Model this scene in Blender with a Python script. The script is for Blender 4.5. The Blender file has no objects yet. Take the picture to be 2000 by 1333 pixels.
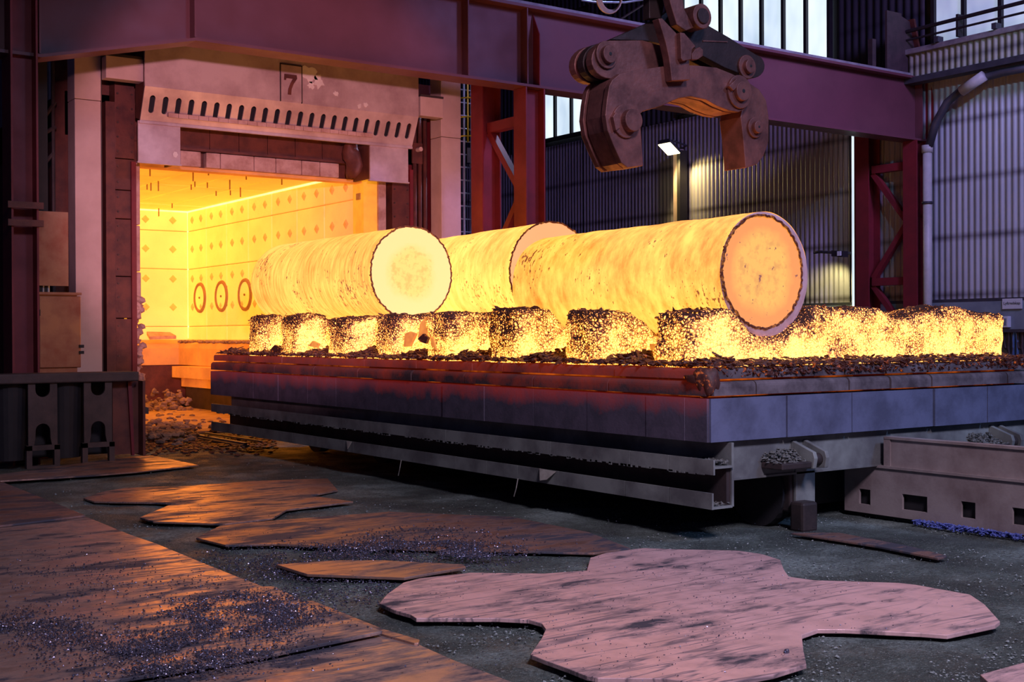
import bpy, bmesh, math, random
from mathutils import Vector, Matrix, noise
random.seed(7)
SC = bpy.context.scene
COL = SC.collection
# ------------------------------------------------------------------ camera
F = 2422.0; EYE = 1.95
_b = Vector((3440, 26.5, -F)).normalized()
_a = Vector((-1705, 4.5, -F)); _a = (_a - _b * _a.dot(_b)).normalized()
_u = _b.cross(_a)
ROT = Matrix((_b, _a, _u))
cam = bpy.data.cameras.new('camera'); camo = bpy.data.objects.new('camera', cam); COL.objects.link(camo)
cam.sensor_width = 36; cam.lens = F / 2000 * 36; cam.clip_end = 300
camo.matrix_world = Matrix.Translation((0, 0, EYE)) @ ROT.to_4x4()
SC.camera = camo
def at(u, v, X=None, Y=None, z=None):
    """where the sight line through a photo pixel meets a real plane of the hall"""
    d = ROT @ Vector((u - 1000, 666.5 - v, -F))
    t = X / d.x if X is not None else Y / d.y if Y is not None else (z - EYE) / d.z
    return Vector((d.x * t, d.y * t, EYE + d.z * t))
# ------------------------------------------------------------------ world, lights, exposure
vs = SC.view_settings
vs.view_transform = 'Standard'; vs.look = 'None'; vs.gamma = 1; vs.use_curve_mapping = False; vs.exposure = 0.0
W = bpy.data.worlds.new('hall_air'); SC.world = W; W.use_nodes = True
W.node_tree.nodes['Background'].inputs[0].default_value = (0.10, 0.10, 0.36, 1)
W.node_tree.nodes['Background'].inputs[1].default_value = 0.12
def area(name, loc, aim, size, power, color, sy=None, spread=180):
    l = bpy.data.lights.new(name, 'AREA'); l.size = size; l.energy = power; l.color = color; l.spread = math.radians(spread)
    if sy: l.shape = 'RECTANGLE'; l.size_y = sy
    o = bpy.data.objects.new(name, l); COL.objects.link(o); o.location = loc
    o.rotation_euler = (Vector(aim) - Vector(loc)).to_track_quat('-Z', 'Y').to_euler()
    return o
area('added_fill_light', (15, -5, 13), (13, 9, 0.5), 2.5, 230, (0.30, 0.48, 1.0), spread=80)  # added blue fill for the bogie end, an unseen light
area('added_fill_light', (20, 7, 13), (22, 21, 6), 2.5, 420, (0.50, 0.36, 1.0), spread=80)  # added violet fill for the girder's right half and the wall
area('added_fill_light', (3, -4, 12), (7, 7, 0), 2.5, 380, (0.95, 0.78, 1.0), spread=78)  # added fill that brightens the floor plates, out of view
area('added_fill_light', (20.5, 25.5, 14), (16.2, 24.5, 5), 1.5, 300, (0.50, 0.60, 1.0), spread=70)  # added bluish fill for the ladder behind the girder
def spot(name, loc, aim, power, color, ang, blend=.3, r=.05):
    l = bpy.data.lights.new(name, 'SPOT'); l.energy = power; l.color = color; l.spot_size = math.radians(ang); l.spot_blend = blend; l.shadow_soft_size = r
    o = bpy.data.objects.new(name, l); COL.objects.link(o); o.location = loc
    o.rotation_euler = (Vector(aim) - Vector(loc)).to_track_quat('-Z', 'Y').to_euler()
    return o
spot('added_arc_spot', (19.5, 11.5, 9.5), (27, 16.6, 4.3), 480, (0.46, 0.70, 1.0), 62, .25, .06)  # added spot that lays an arc of bluish light on the right wall
spot('added_door_fill', (-1.0, -4.0, 3.6), (10.4, 22.6, 4.7), 16000, (1.0, .44, .58), 18.5, .35, .3)  # added pink fill aimed at the furnace door from behind the camera
# ------------------------------------------------------------------ materials
def new_mat(name):
    m = bpy.data.materials.new(name); m.use_nodes = True
    n = m.node_tree.nodes; l = m.node_tree.links
    return m, n, l, n['Principled BSDF']
def coords(n, l, stretch=(1, 1, 1), kind='POS'):
    mp = n.new('ShaderNodeMapping'); mp.inputs['Scale'].default_value = stretch
    if kind == 'POS':
        g = n.new('ShaderNodeNewGeometry'); l.new(g.outputs['Position'], mp.inputs[0])
    else:
        g = n.new('ShaderNodeTexCoord'); l.new(g.outputs['Object'], mp.inputs[0])
    return mp.outputs[0]
def nz(n, l, co, scale, detail=6, rough=.6):
    t = n.new('ShaderNodeTexNoise'); t.inputs['Scale'].default_value = scale; t.inputs['Detail'].default_value = detail
    t.inputs['Roughness'].default_value = rough; l.new(co, t.inputs['Vector']); return t.outputs[0]
def ramp(n, l, fac, stops):
    r = n.new('ShaderNodeValToRGB'); e = r.color_ramp.elements
    while len(e) < len(stops): e.new(.5)
    for k, (p, c) in zip(e, stops):
        k.position = p; k.color = tuple(c) + (1,) if len(c) == 3 else c
    l.new(fac, r.inputs[0]); return r.outputs[0]
def mix(n, l, fac, a, b):
    x = n.new('ShaderNodeMix'); x.data_type = 'RGBA'
    for s, v in ((x.inputs[0], fac), (x.inputs[6], a), (x.inputs[7], b)):
        if isinstance(v, (float, int)): s.default_value = v
        elif isinstance(v, tuple): s.default_value = v + (1,)
        else: l.new(v, s)
    return x.outputs[2]
def mth(n, l, op, a, b=0.0, c=None):
    x = n.new('ShaderNodeMath'); x.operation = op
    for i, v in enumerate((a, b) + ((c,) if c is not None else ())):
        if isinstance(v, (float, int)): x.inputs[i].default_value = v
        else: l.new(v, x.inputs[i])
    return x.outputs[0]
def bump(n, l, h, strength, dist=.02):
    b = n.new('ShaderNodeBump'); b.inputs['Strength'].default_value = strength; b.inputs['Distance'].default_value = dist
    l.new(h, b.inputs['Height']); return b.outputs[0]
def pm(name, c1, c2=None, scale=2.0, lo=.4, hi=.65, stretch=(1, 1, 1), rough=.6, rough2=None, metal=0.0, bmp=.2, bscale=35, kind='POS', bdist=.01):
    m, n, l, p = new_mat(name); co = coords(n, l, stretch, kind); c2 = c2 or tuple(x * .6 for x in c1)
    f = nz(n, l, co, scale)
    l.new(ramp(n, l, f, ((lo, c1), (hi, c2))), p.inputs['Base Color'])
    r2 = rough if rough2 is None else rough2
    l.new(ramp(n, l, f, ((lo, (rough,) * 3), (hi, (r2,) * 3))), p.inputs['Roughness'])
    p.inputs['Metallic'].default_value = metal
    if bmp: l.new(bump(n, l, nz(n, l, co, bscale), bmp, bdist), p.inputs['Normal'])
    return m
def set_emit(p, l, col, s):
    if isinstance(col, tuple): p.inputs['Emission Color'].default_value = col + (1,)
    else: l.new(col, p.inputs['Emission Color'])
    if isinstance(s, (int, float)): p.inputs['Emission Strength'].default_value = s
    else: l.new(s, p.inputs['Emission Strength'])
M = {}
M['red_steel'] = pm('red_oxide_steel', (.22, .022, .032), (.15, .016, .024), 1.2, rough=.45, rough2=.6, bmp=.08)
M['girder_paint'] = pm('girder_red_paint', (.15, .052, .066), (.12, .04, .052), .8, rough=.38, rough2=.5, bmp=.06)
M['pale_post'] = pm('pale_painted_steel', (.62, .47, .44), (.52, .38, .35), 1.5, rough=.55, bmp=.06)
M['hood_steel'] = pm('heat_tinted_sheet_steel', (.74, .60, .60), (.46, .33, .34), 1.3, .38, .66, rough=.38, rough2=.5, metal=.25, bmp=.1, bscale=3, bdist=.03)
M['dark_steel'] = pm('dark_scaled_steel', (.07, .05, .05), (.035, .028, .03), 3, rough=.6, metal=.3, bmp=.25)
M['black_iron'] = pm('black_iron', (.02, .018, .022), (.012, .012, .016), 3, rough=.7, bmp=.2)
M['stand_iron'] = pm('grey_cast_iron', (.085, .06, .06), (.05, .038, .04), 3, rough=.6, metal=.2, bmp=.3)
M['rust_plate'] = pm('rusty_plate', (.17, .055, .04), (.09, .03, .028), 3, rough=.55, metal=.2, bmp=.25)
M['bolt'] = pm('bolt_steel', (.13, .07, .06), (.07, .04, .04), 8, rough=.5, metal=.5)
M['tong'] = pm('forged_tong_steel', (.30, .115, .10), (.12, .045, .043), 4.5, .36, .66, rough=.40, rough2=.6, metal=.35, bmp=.35, bscale=22)
M['tong_dark'] = pm('dark_tong_steel', (.07, .04, .04), (.035, .022, .024), 4.5, rough=.45, rough2=.65, metal=.4, bmp=.3, bscale=22)  # darker tone of the tong steel, for upper links and hangers
M['refr'] = pm('pink_refractory', (.62, .42, .38), (.42, .24, .2), 4, rough=.85, bmp=.5, bscale=14)
M['cabinet'] = pm('scorched_cabinet_steel', (.42, .22, .12), (.28, .09, .045), 1.6, .38, .62, rough=.32, rough2=.5, metal=.4, bmp=.12, bscale=4)
M['blue_sheet'] = pm('blue_galvanised_sheet', (.10, .22, .46), (.04, .08, .18), 1.5, rough=.4, metal=.1, bmp=.1)
M['bogie_beam'] = pm('bogie_frame_steel', (.26, .29, .28), (.12, .125, .13), 1.6, .38, .62, rough=.5, bmp=.15)
M['guide'] = pm('guide_wall_steel', (.36, .31, .31), (.22, .17, .17), 2.2, .4, .66, rough=.55, bmp=.2)
M['plinth'] = pm('painted_concrete', (.24, .32, .36), (.17, .22, .27), 1.5, rough=.8, bmp=.2)
M['dust'] = pm('grey_dust', (.17, .18, .17), (.08, .08, .08), 30, rough=.95, bmp=.8, bscale=60)
M['white_paint'] = pm('white_paint', (.80, .74, .72), (.7, .62, .6), 6, rough=.6)
M['sign_white'] = pm('sign_white', (.75, .82, .85), (.66, .74, .78), 3, rough=.5, bmp=0)
M['ink'] = pm('sign_ink', (.03, .06, .09), None, rough=.6, bmp=0)
M['yellow'] = pm('yellow_safety_paint', (.85, .68, .02), (.7, .5, .02), 3, rough=.45)
M['ladder_steel'] = pm('galvanised_steel', (.5, .56, .68), (.36, .4, .52), 3, rough=.4, metal=.3)
M['pipe'] = pm('pale_drainpipe', (.52, .55, .52), (.38, .4, .38), 2, rough=.5)
M['cable'] = pm('pale_cable', (.62, .55, .46), None, 3, rough=.5)
M['dark_rail'] = pm('dark_track', (.07, .075, .095), (.04, .045, .06), 2, rough=.5, metal=.2)
M['pale_rail'] = pm('pale_rail', (.34, .36, .36), (.2, .2, .22), 3, rough=.5, metal=.2)
M['blue_lit_grit'] = pm('blue_lit_grit', (.15, .22, .72), (.07, .09, .34), 40, rough=.4, bmp=1, bscale=70)  # the blue light falling on the grit is put into its colour
M['rubble'] = pm('pale_rubble', (.36, .26, .20), (.16, .10, .08), 3, rough=.9, bmp=.4)
M['sand'] = pm('hearth_sand', (.55, .38, .22), (.30, .18, .10), 2, stretch=(1, 2.5, 1), rough=.9, bmp=.5)
M['pale_grit'] = pm('pale_grit', (.30, .36, .36), (.10, .12, .12), 40, rough=.6, bmp=0)
M['coal'] = pm('dark_scale_grit', (.16, .16, .24), (.05, .05, .08), 50, rough=.25, rough2=.5, metal=.6, bmp=0)
M['ceil'] = pm('dark_roof', (.05, .05, .07), (.03, .03, .045), .4, rough=.9, bmp=0)
M['flap_scrap'] = pm('torn_sheet', (.45, .44, .40), None, 4, rough=.5)

def corr_mat(name, a, b, dirt):
    m, n, l, p = new_mat(name); g = n.new('ShaderNodeNewGeometry'); s = n.new('ShaderNodeSeparateXYZ'); l.new(g.outputs['Position'], s.inputs[0])
    co = coords(n, l, (1, .5, .28)); f = nz(n, l, co, 1.1, 5); c = ramp(n, l, f, ((.35, a), (.7, b)))
    # dirt bands where the sheets are fixed to the girts
    t = mth(n, l, 'FRACT', mth(n, l, 'DIVIDE', mth(n, l, 'ADD', s.outputs[2], .72), 1.45))
    band = mth(n, l, 'SUBTRACT', 1.0, mth(n, l, 'MULTIPLY', mth(n, l, 'ABSOLUTE', mth(n, l, 'SUBTRACT', t, .5)), 11.0))
    band = mth(n, l, 'MULTIPLY', mth(n, l, 'MAXIMUM', band, 0.0), mth(n, l, 'MULTIPLY', nz(n, l, co, 2.5, 3), 1.5))
    l.new(mix(n, l, mth(n, l, 'MINIMUM', band, .85), c, dirt), p.inputs['Base Color'])
    p.inputs['Roughness'].default_value = .5; p.inputs['Metallic'].default_value = .15
    return m
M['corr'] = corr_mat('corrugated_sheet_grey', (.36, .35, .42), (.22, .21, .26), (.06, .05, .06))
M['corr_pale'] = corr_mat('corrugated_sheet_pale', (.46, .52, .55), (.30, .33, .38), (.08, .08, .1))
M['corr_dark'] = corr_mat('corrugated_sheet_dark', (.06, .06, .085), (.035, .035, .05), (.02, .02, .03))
M['corr_olive'] = corr_mat('corrugated_sheet_olive', (.30, .32, .24), (.18, .2, .16), (.05, .05, .05))

def glass_mat(name, a, b, s):
    m, n, l, p = new_mat(name); co = coords(n, l, (1, .8, .35)); f = nz(n, l, co, .9, 3)
    set_emit(p, l, ramp(n, l, f, ((.35, a), (.68, b))), s); p.inputs['Base Color'].default_value = (.5, .55, .6, 1); p.inputs['Roughness'].default_value = .3
    return m
M['pane'] = glass_mat('daylit_frosted_pane', (.80, .92, 1.0), (.45, .58, .72), 1.15)
M['pane_dull'] = glass_mat('daylit_dirty_pane', (.50, .60, .78), (.24, .30, .48), .9)

def hot_ingot(name, a, b, fleck=.62, stretch=(1.2, 9, 1.2), s=1.0, tail=None):
    m, n, l, p = new_mat(name); co = coords(n, l, stretch, 'OBJ'); co2 = coords(n, l, (1, 1, 1), 'OBJ')
    f = nz(n, l, co, 2.2, 8, .68); g = nz(n, l, co2, 1.1, 3)
    fm = mth(n, l, 'ADD', mth(n, l, 'MULTIPLY', f, .65), mth(n, l, 'MULTIPLY', g, .35))
    c = ramp(n, l, fm, ((.36, a), (.60, b)))
    fl = nz(n, l, coords(n, l, tuple(x * 3 for x in (1.2, 2.2, 1.2)), 'OBJ'), 4.0, 5, .62)
    clump = nz(n, l, co2, 1.7, 2)
    mask = ramp(n, l, mth(n, l, 'ADD', fl, mth(n, l, 'MULTIPLY', mth(n, l, 'SUBTRACT', clump, .5), .55)), ((fleck, (0, 0, 0)), (fleck + .035, (1, 1, 1))))
    c = mix(n, l, mask, c, (.28, .075, .012))
    set_emit(p, l, c, s)
    p.inputs['Base Color'].default_value = (.34, .26, .16, 1); p.inputs['Roughness'].default_value = .7
    l.new(bump(n, l, f, .35, .015), p.inputs['Normal'])
    return m
M['ingot_a'] = hot_ingot('glowing_ingot_skin_ringed', (.95, .33, .028), (2.0, .80, .13), .645)
M['ingot_b'] = hot_ingot('glowing_ingot_skin_pale', (1.3, .46, .055), (2.2, .95, .18), .65, (1.2, 4, 1.2))
M['ingot_c'] = hot_ingot('glowing_ingot_skin_mottled', (.95, .32, .03), (2.0, .82, .13), .655, (1.6, 3.2, 1.6))
def hot_face(name, core, edge, spots, r, rc, fleck, s=1.0):
    m, n, l, p = new_mat(name); tc = n.new('ShaderNodeTexCoord'); v = n.new('ShaderNodeVectorMath'); v.operation = 'LENGTH'; l.new(tc.outputs['Object'], v.inputs[0])
    co = coords(n, l, (1, 1, 1), 'OBJ'); f = nz(n, l, co, 4, 7, .6)
    rr = mth(n, l, 'ADD', mth(n, l, 'DIVIDE', v.outputs['Value'], r), mth(n, l, 'MULTIPLY', mth(n, l, 'SUBTRACT', f, .5), .35))
    c = ramp(n, l, rr, ((rc - .12, core), (rc + .12, edge)))
    inner = ramp(n, l, rr, ((rc - .05, (1, 1, 1)), (rc + .02, (0, 0, 0))))
    blot = mth(n, l, 'MULTIPLY', ramp(n, l, nz(n, l, co, 9, 6, .7), ((.48, (0, 0, 0)), (.62, (1, 1, 1)))), inner)
    c = mix(n, l, mth(n, l, 'MULTIPLY', blot, .85), c, spots)
    mask = ramp(n, l, nz(n, l, co, 11, 4), ((fleck, (0, 0, 0)), (fleck + .02, (1, 1, 1))))
    c = mix(n, l, mask, c, (.20, .03, .01)); set_emit(p, l, c, s)
    p.inputs['Base Color'].default_value = (.3, .2, .14, 1); p.inputs['Roughness'].default_value = .75
    return m
M['face_a'] = hot_face('ingot_face_pale', (1.0, .66, .12), (1.05, .72, .24), (.85, .45, .05), .68, .55, .735)
M['face_b'] = hot_face('ingot_face_pink', (1.0, .55, .20), (.95, .42, .17), (.9, .4, .1), .78, .6, .70)
M['face_c'] = hot_face('ingot_face_amber', (.95, .46, .045), (.85, .27, .022), (.70, .30, .025), .58, .70, .66)
m, n, l, p = new_mat('burnt_rim_scale'); co = coords(n, l, (1, 1, 1)); f = nz(n, l, co, 22, 4)
l.new(ramp(n, l, f, ((.4, (.06, .02, .015)), (.7, (.12, .04, .03)))), p.inputs['Base Color']); set_emit(p, l, ramp(n, l, f, ((.50, (.06, .008, .002)), (.72, (.7, .22, .02)))), .6); p.inputs['Roughness'].default_value = .8
M['rim'] = m
m, n, l, p = new_mat('cooling_shoulder'); co = coords(n, l, (1, 6, 1)); f = nz(n, l, co, 3, 5)
l.new(ramp(n, l, f, ((.4, (.55, .42, .55)), (.65, (.3, .2, .3)))), p.inputs['Base Color']); set_emit(p, l, (.30, .13, .10), .55); p.inputs['Roughness'].default_value = .5
M['shoulder'] = m

def hot_block(name):
    """granular refractory: white-hot grains under a dark burnt crust that lies on the tops and the outer ends"""
    m, n, l, p = new_mat(name); co = coords(n, l)
    vo = n.new('ShaderNodeTexVoronoi'); vo.feature = 'DISTANCE_TO_EDGE'; vo.inputs['Scale'].default_value = 32
    wob = n.new('ShaderNodeVectorMath'); wob.operation = 'ADD'
    nt = n.new('ShaderNodeTexNoise'); nt.inputs['Scale'].default_value = 9; l.new(co, nt.inputs['Vector'])
    sc = n.new('ShaderNodeVectorMath'); sc.operation = 'SCALE'; sc.inputs['Scale'].default_value = .09; l.new(nt.outputs['Color'], sc.inputs[0])
    l.new(co, wob.inputs[0]); l.new(sc.outputs[0], wob.inputs[1]); l.new(wob.outputs[0], vo.inputs['Vector'])
    big = nz(n, l, co, 2.6, 5, .6); fine = nz(n, l, co, 30, 5, .7)
    g = n.new('ShaderNodeNewGeometry'); s = n.new('ShaderNodeSeparateXYZ'); l.new(g.outputs['Normal'], s.inputs[0])
    pz = n.new('ShaderNodeSeparateXYZ'); l.new(g.outputs['Position'], pz.inputs[0])
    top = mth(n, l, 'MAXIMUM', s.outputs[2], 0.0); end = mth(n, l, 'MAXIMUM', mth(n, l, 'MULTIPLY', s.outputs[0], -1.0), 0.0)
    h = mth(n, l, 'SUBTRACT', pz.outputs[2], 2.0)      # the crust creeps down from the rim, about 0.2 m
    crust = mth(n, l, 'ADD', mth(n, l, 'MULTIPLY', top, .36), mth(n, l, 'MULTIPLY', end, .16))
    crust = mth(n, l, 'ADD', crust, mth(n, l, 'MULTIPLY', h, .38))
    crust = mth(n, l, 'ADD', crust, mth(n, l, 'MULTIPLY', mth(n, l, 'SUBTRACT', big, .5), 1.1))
    grain = mth(n, l, 'SUBTRACT', mth(n, l, 'ADD', mth(n, l, 'MULTIPLY', vo.outputs['Distance'], 1.5), mth(n, l, 'MULTIPLY', fine, 1.0)), mth(n, l, 'MULTIPLY', crust, .95))
    c = ramp(n, l, grain, ((.38, (.014, .003, .001)), (.50, (.40, .07, .004)), (.62, (1.9, .58, .05)), (.84, (3.2, 1.35, .26))))
    set_emit(p, l, c, 1.0)
    l.new(ramp(n, l, grain, ((.35, (.04, .02, .018)), (.6, (.45, .3, .2)))), p.inputs['Base Color']); p.inputs['Roughness'].default_value = .9
    l.new(bump(n, l, mth(n, l, 'ADD', vo.outputs['Distance'], mth(n, l, 'MULTIPLY', fine, .3)), .8, .05), p.inputs['Normal'])
    return m
M['hot_block'] = hot_block('glowing_granular_refractory')
m, n, l, p = new_mat('white_hot_deck'); co = coords(n, l); f = nz(n, l, co, 7, 6, .7)
set_emit(p, l, ramp(n, l, f, ((.35, (1.8, .4, .03)), (.6, (3.6, 1.25, .2)))), 1.0); p.inputs['Base Color'].default_value = (.45, .32, .2, 1); M['hot_deck'] = m
m, n, l, p = new_mat('burnt_slag_flake'); co = coords(n, l); f = nz(n, l, co, 16, 5, .65)
l.new(ramp(n, l, f, ((.4, (.05, .022, .02)), (.65, (.11, .045, .04)))), p.inputs['Base Color']); p.inputs['Roughness'].default_value = .6
set_emit(p, l, ramp(n, l, f, ((.58, (.010, .001, .0)), (.72, (.7, .13, .01)), (.86, (1.8, .7, .08)))), 1.0); M['slag'] = m
m, n, l, p = new_mat('dull_red_joint'); co = coords(n, l); f = nz(n, l, co, 1.6, 5)
set_emit(p, l, ramp(n, l, f, ((.45, (.03, .002, .0)), (.7, (.55, .09, .006)))), 1.0); p.inputs['Base Color'].default_value = (.05, .02, .02, 1); M['joint_glow'] = m
m, n, l, p = new_mat('orange_hot_shard'); co = coords(n, l); f = nz(n, l, co, 6, 4)
set_emit(p, l, ramp(n, l, f, ((.4, (.75, .26, .03)), (.7, (.5, .11, .012)))), 1.0); p.inputs['Base Color'].default_value = (.4, .2, .12, 1); M['shard'] = m
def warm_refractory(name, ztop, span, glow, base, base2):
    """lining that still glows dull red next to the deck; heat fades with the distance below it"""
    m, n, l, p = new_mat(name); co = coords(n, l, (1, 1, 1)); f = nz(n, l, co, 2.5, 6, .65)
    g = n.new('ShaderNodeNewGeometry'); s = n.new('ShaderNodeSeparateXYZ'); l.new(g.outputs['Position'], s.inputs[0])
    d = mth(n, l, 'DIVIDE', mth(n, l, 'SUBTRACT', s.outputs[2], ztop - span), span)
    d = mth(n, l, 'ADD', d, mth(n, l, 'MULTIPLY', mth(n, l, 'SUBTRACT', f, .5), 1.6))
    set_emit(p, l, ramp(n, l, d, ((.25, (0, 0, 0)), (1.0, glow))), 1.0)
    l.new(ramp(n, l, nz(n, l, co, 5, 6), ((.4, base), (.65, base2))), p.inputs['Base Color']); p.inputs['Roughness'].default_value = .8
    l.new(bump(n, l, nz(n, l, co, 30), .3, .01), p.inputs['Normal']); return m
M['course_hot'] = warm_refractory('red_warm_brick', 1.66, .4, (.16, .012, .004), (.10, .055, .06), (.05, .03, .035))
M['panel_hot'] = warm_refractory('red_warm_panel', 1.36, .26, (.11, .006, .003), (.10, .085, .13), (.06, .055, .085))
M['panel_cool'] = pm('grey_panel', (.13, .15, .26), (.075, .085, .15), 2.5, rough=.7, bmp=.25)
M['course_cool'] = pm('sooty_brick', (.17, .14, .16), (.06, .045, .055), 4, rough=.8, bmp=.5, bscale=18)

def furnace_lining(name, a, b, sc=1.0, s=1.0, base=(.78, .66, .42), cool=False):
    """glowing lining; the panels next to the open mouth have lost some of their heat"""
    m, n, l, p = new_mat(name); co = coords(n, l, (1, 1, 1)); f = nz(n, l, co, sc, 6, .65)
    c = ramp(n, l, f, ((.35, a), (.65, b)))
    if cool:
        g = n.new('ShaderNodeNewGeometry'); q = n.new('ShaderNodeSeparateXYZ'); l.new(g.outputs['Position'], q.inputs[0])
        oi = n.new('ShaderNodeObjectInfo')
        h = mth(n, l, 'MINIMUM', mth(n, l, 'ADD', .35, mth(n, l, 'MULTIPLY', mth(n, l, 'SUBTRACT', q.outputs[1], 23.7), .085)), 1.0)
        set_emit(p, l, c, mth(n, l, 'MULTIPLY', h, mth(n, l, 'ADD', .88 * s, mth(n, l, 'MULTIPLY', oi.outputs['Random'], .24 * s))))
    else: set_emit(p, l, c, s)
    p.inputs['Base Color'].default_value = base + (1,); p.inputs['Roughness'].default_value = .85
    l.new(bump(n, l, nz(n, l, co, 16), .3, .03), p.inputs['Normal']); return m
M['lining'] = furnace_lining('yellow_hot_lining', (1.3, .46, .04), (1.0, .31, .02), base=(.82, .78, .52), cool=True)
M['jamb_lining'] = furnace_lining('golden_jamb_lining', (.75, .28, .012), (.55, .18, .006), 3, base=(.55, .36, .10))
M['anchor'] = furnace_lining('hot_anchor_brick', (.8, .20, .02), (.6, .13, .012), base=(.66, .52, .2), cool=True)
M['corner'] = furnace_lining('white_hot_corner', (2.2, 1.3, .5), (2.0, 1.0, .3))
M['roof_lining'] = furnace_lining('yellow_hot_roof', (1.1, .33, .02), (.8, .20, .01), .8, base=(.84, .78, .45), cool=True)
M['port_ring'] = furnace_lining('orange_hot_port_ring', (.22, .06, .004), (.12, .03, .002), 6, base=(.3, .18, .1))
M['seam'] = furnace_lining('hot_joint', (.6, .14, .01), (.35, .07, .004), 6, base=(.5, .35, .2))
M['pin'] = furnace_lining('hot_anchor_pin', (.16, .05, .004), (.1, .03, .002), 6, base=(.2, .12, .05))
M['ledge'] = furnace_lining('orange_hot_ledge', (.50, .10, .006), (.24, .035, .002), 1.6, base=(.5, .33, .16))

def plate_mat(name, seed, tint=(.52, .36, .31), dust=.5):
    """hot-rolled steel floor sheet, dragged and dusted"""
    m, n, l, p = new_mat(name); co = coords(n, l)
    mp = n.new('ShaderNodeMapping'); mp.inputs['Location'].default_value = (seed * 3.1, seed * 1.7, 0); mp.inputs['Rotation'].default_value = (0, 0, math.radians(-20 + 9 * seed)); mp.inputs['Scale'].default_value = (.75, 1.7, 1); l.new(co, mp.inputs[0])
    f = nz(n, l, mp.outputs[0], 1.25, 9, .68)
    mp2 = n.new('ShaderNodeMapping'); mp2.inputs['Rotation'].default_value = (0, 0, math.radians(28)); mp2.inputs['Scale'].default_value = (1.0, 3.6, 1); l.new(co, mp2.inputs[0])
    f2 = nz(n, l, mp2.outputs[0], 2.2, 7, .7)
    d = mth(n, l, 'ADD', mth(n, l, 'MULTIPLY', f, .7), mth(n, l, 'MULTIPLY', f2, .35))
    msk = ramp(n, l, d, ((dust, (0, 0, 0)), (dust + .10, (1, 1, 1))))
    mp3 = n.new('ShaderNodeMapping'); mp3.inputs['Rotation'].default_value = (0, 0, math.radians(52 + 20 * seed)); mp3.inputs['Scale'].default_value = (.35, 3.2, 1); l.new(co, mp3.inputs[0])
    t3 = n.new('ShaderNodeTexNoise'); t3.inputs['Scale'].default_value = 2.0; t3.inputs['Detail'].default_value = 3; t3.inputs['Distortion'].default_value = .8; l.new(mp3.outputs[0], t3.inputs['Vector'])
    scr = mth(n, l, 'MULTIPLY', mth(n, l, 'MULTIPLY', ramp(n, l, mth(n, l, 'ABSOLUTE', mth(n, l, 'SUBTRACT', t3.outputs[0], .5)), ((.0, (1, 1, 1)), (.04, (0, 0, 0)))), ramp(n, l, nz(n, l, co, 1.1, 3), ((.36, (0, 0, 0)), (.52, (1, 1, 1))))), .8)
    msk = mth(n, l, 'MAXIMUM', msk, scr)
    l.new(mix(n, l, msk, ramp(n, l, nz(n, l, co, 5), ((.4, tint), (.7, tuple(x * .75 for x in tint)))), (.06, .062, .085)), p.inputs['Base Color'])
    l.new(ramp(n, l, msk, ((0, ((.30, .36, .31, .33)[seed],) * 3), (1, (.66,) * 3))), p.inputs['Roughness'])
    l.new(ramp(n, l, msk, ((0, ((.7, .3, .7, .7)[seed],) * 3), (1, (.1,) * 3))), p.inputs['Metallic'])
    l.new(bump(n, l, mth(n, l, 'ADD', nz(n, l, co, 2.2, 3), mth(n, l, 'MULTIPLY', mth(n, l, 'ADD', nz(n, l, co, 55, 4), msk), .12)), .22, .05), p.inputs['Normal'])
    return m
for k in range(4): M['plate%d' % k] = plate_mat('steel_floor_sheet_%s' % 'abcd'[k], k, dust=(.495, .535, .50, .475)[k], tint=((.74, .52, .44), (.92, .60, .60), (.62, .38, .30), (.50, .29, .23))[k])
m, n, l, p = new_mat('trodden_dirt'); co = coords(n, l); f = nz(n, l, co, .9, 8, .65); f2 = nz(n, l, co, 28, 6, .7)
c = ramp(n, l, f, ((.36, (.045, .066, .066)), (.5, (.13, .18, .165)), (.68, (.42, .55, .53))))
c = mix(n, l, ramp(n, l, f2, ((.42, (0, 0, 0)), (.66, (.8, .8, .8)))), c, (.045, .055, .05))
sp = ramp(n, l, nz(n, l, co, 75, 2, .5), ((.62, (0, 0, 0)), (.68, (.75, .75, .75))))
l.new(mix(n, l, sp, c, (.50, .58, .56)), p.inputs['Base Color'])
l.new(ramp(n, l, nz(n, l, co, 2.3, 4), ((.4, (.5,) * 3), (.6, (.8,) * 3))), p.inputs['Roughness'])
l.new(bump(n, l, mth(n, l, 'ADD', f2, mth(n, l, 'MULTIPLY', nz(n, l, co, 90, 3), .4)), .95, .07), p.inputs['Normal']); M['dirt'] = m
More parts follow.
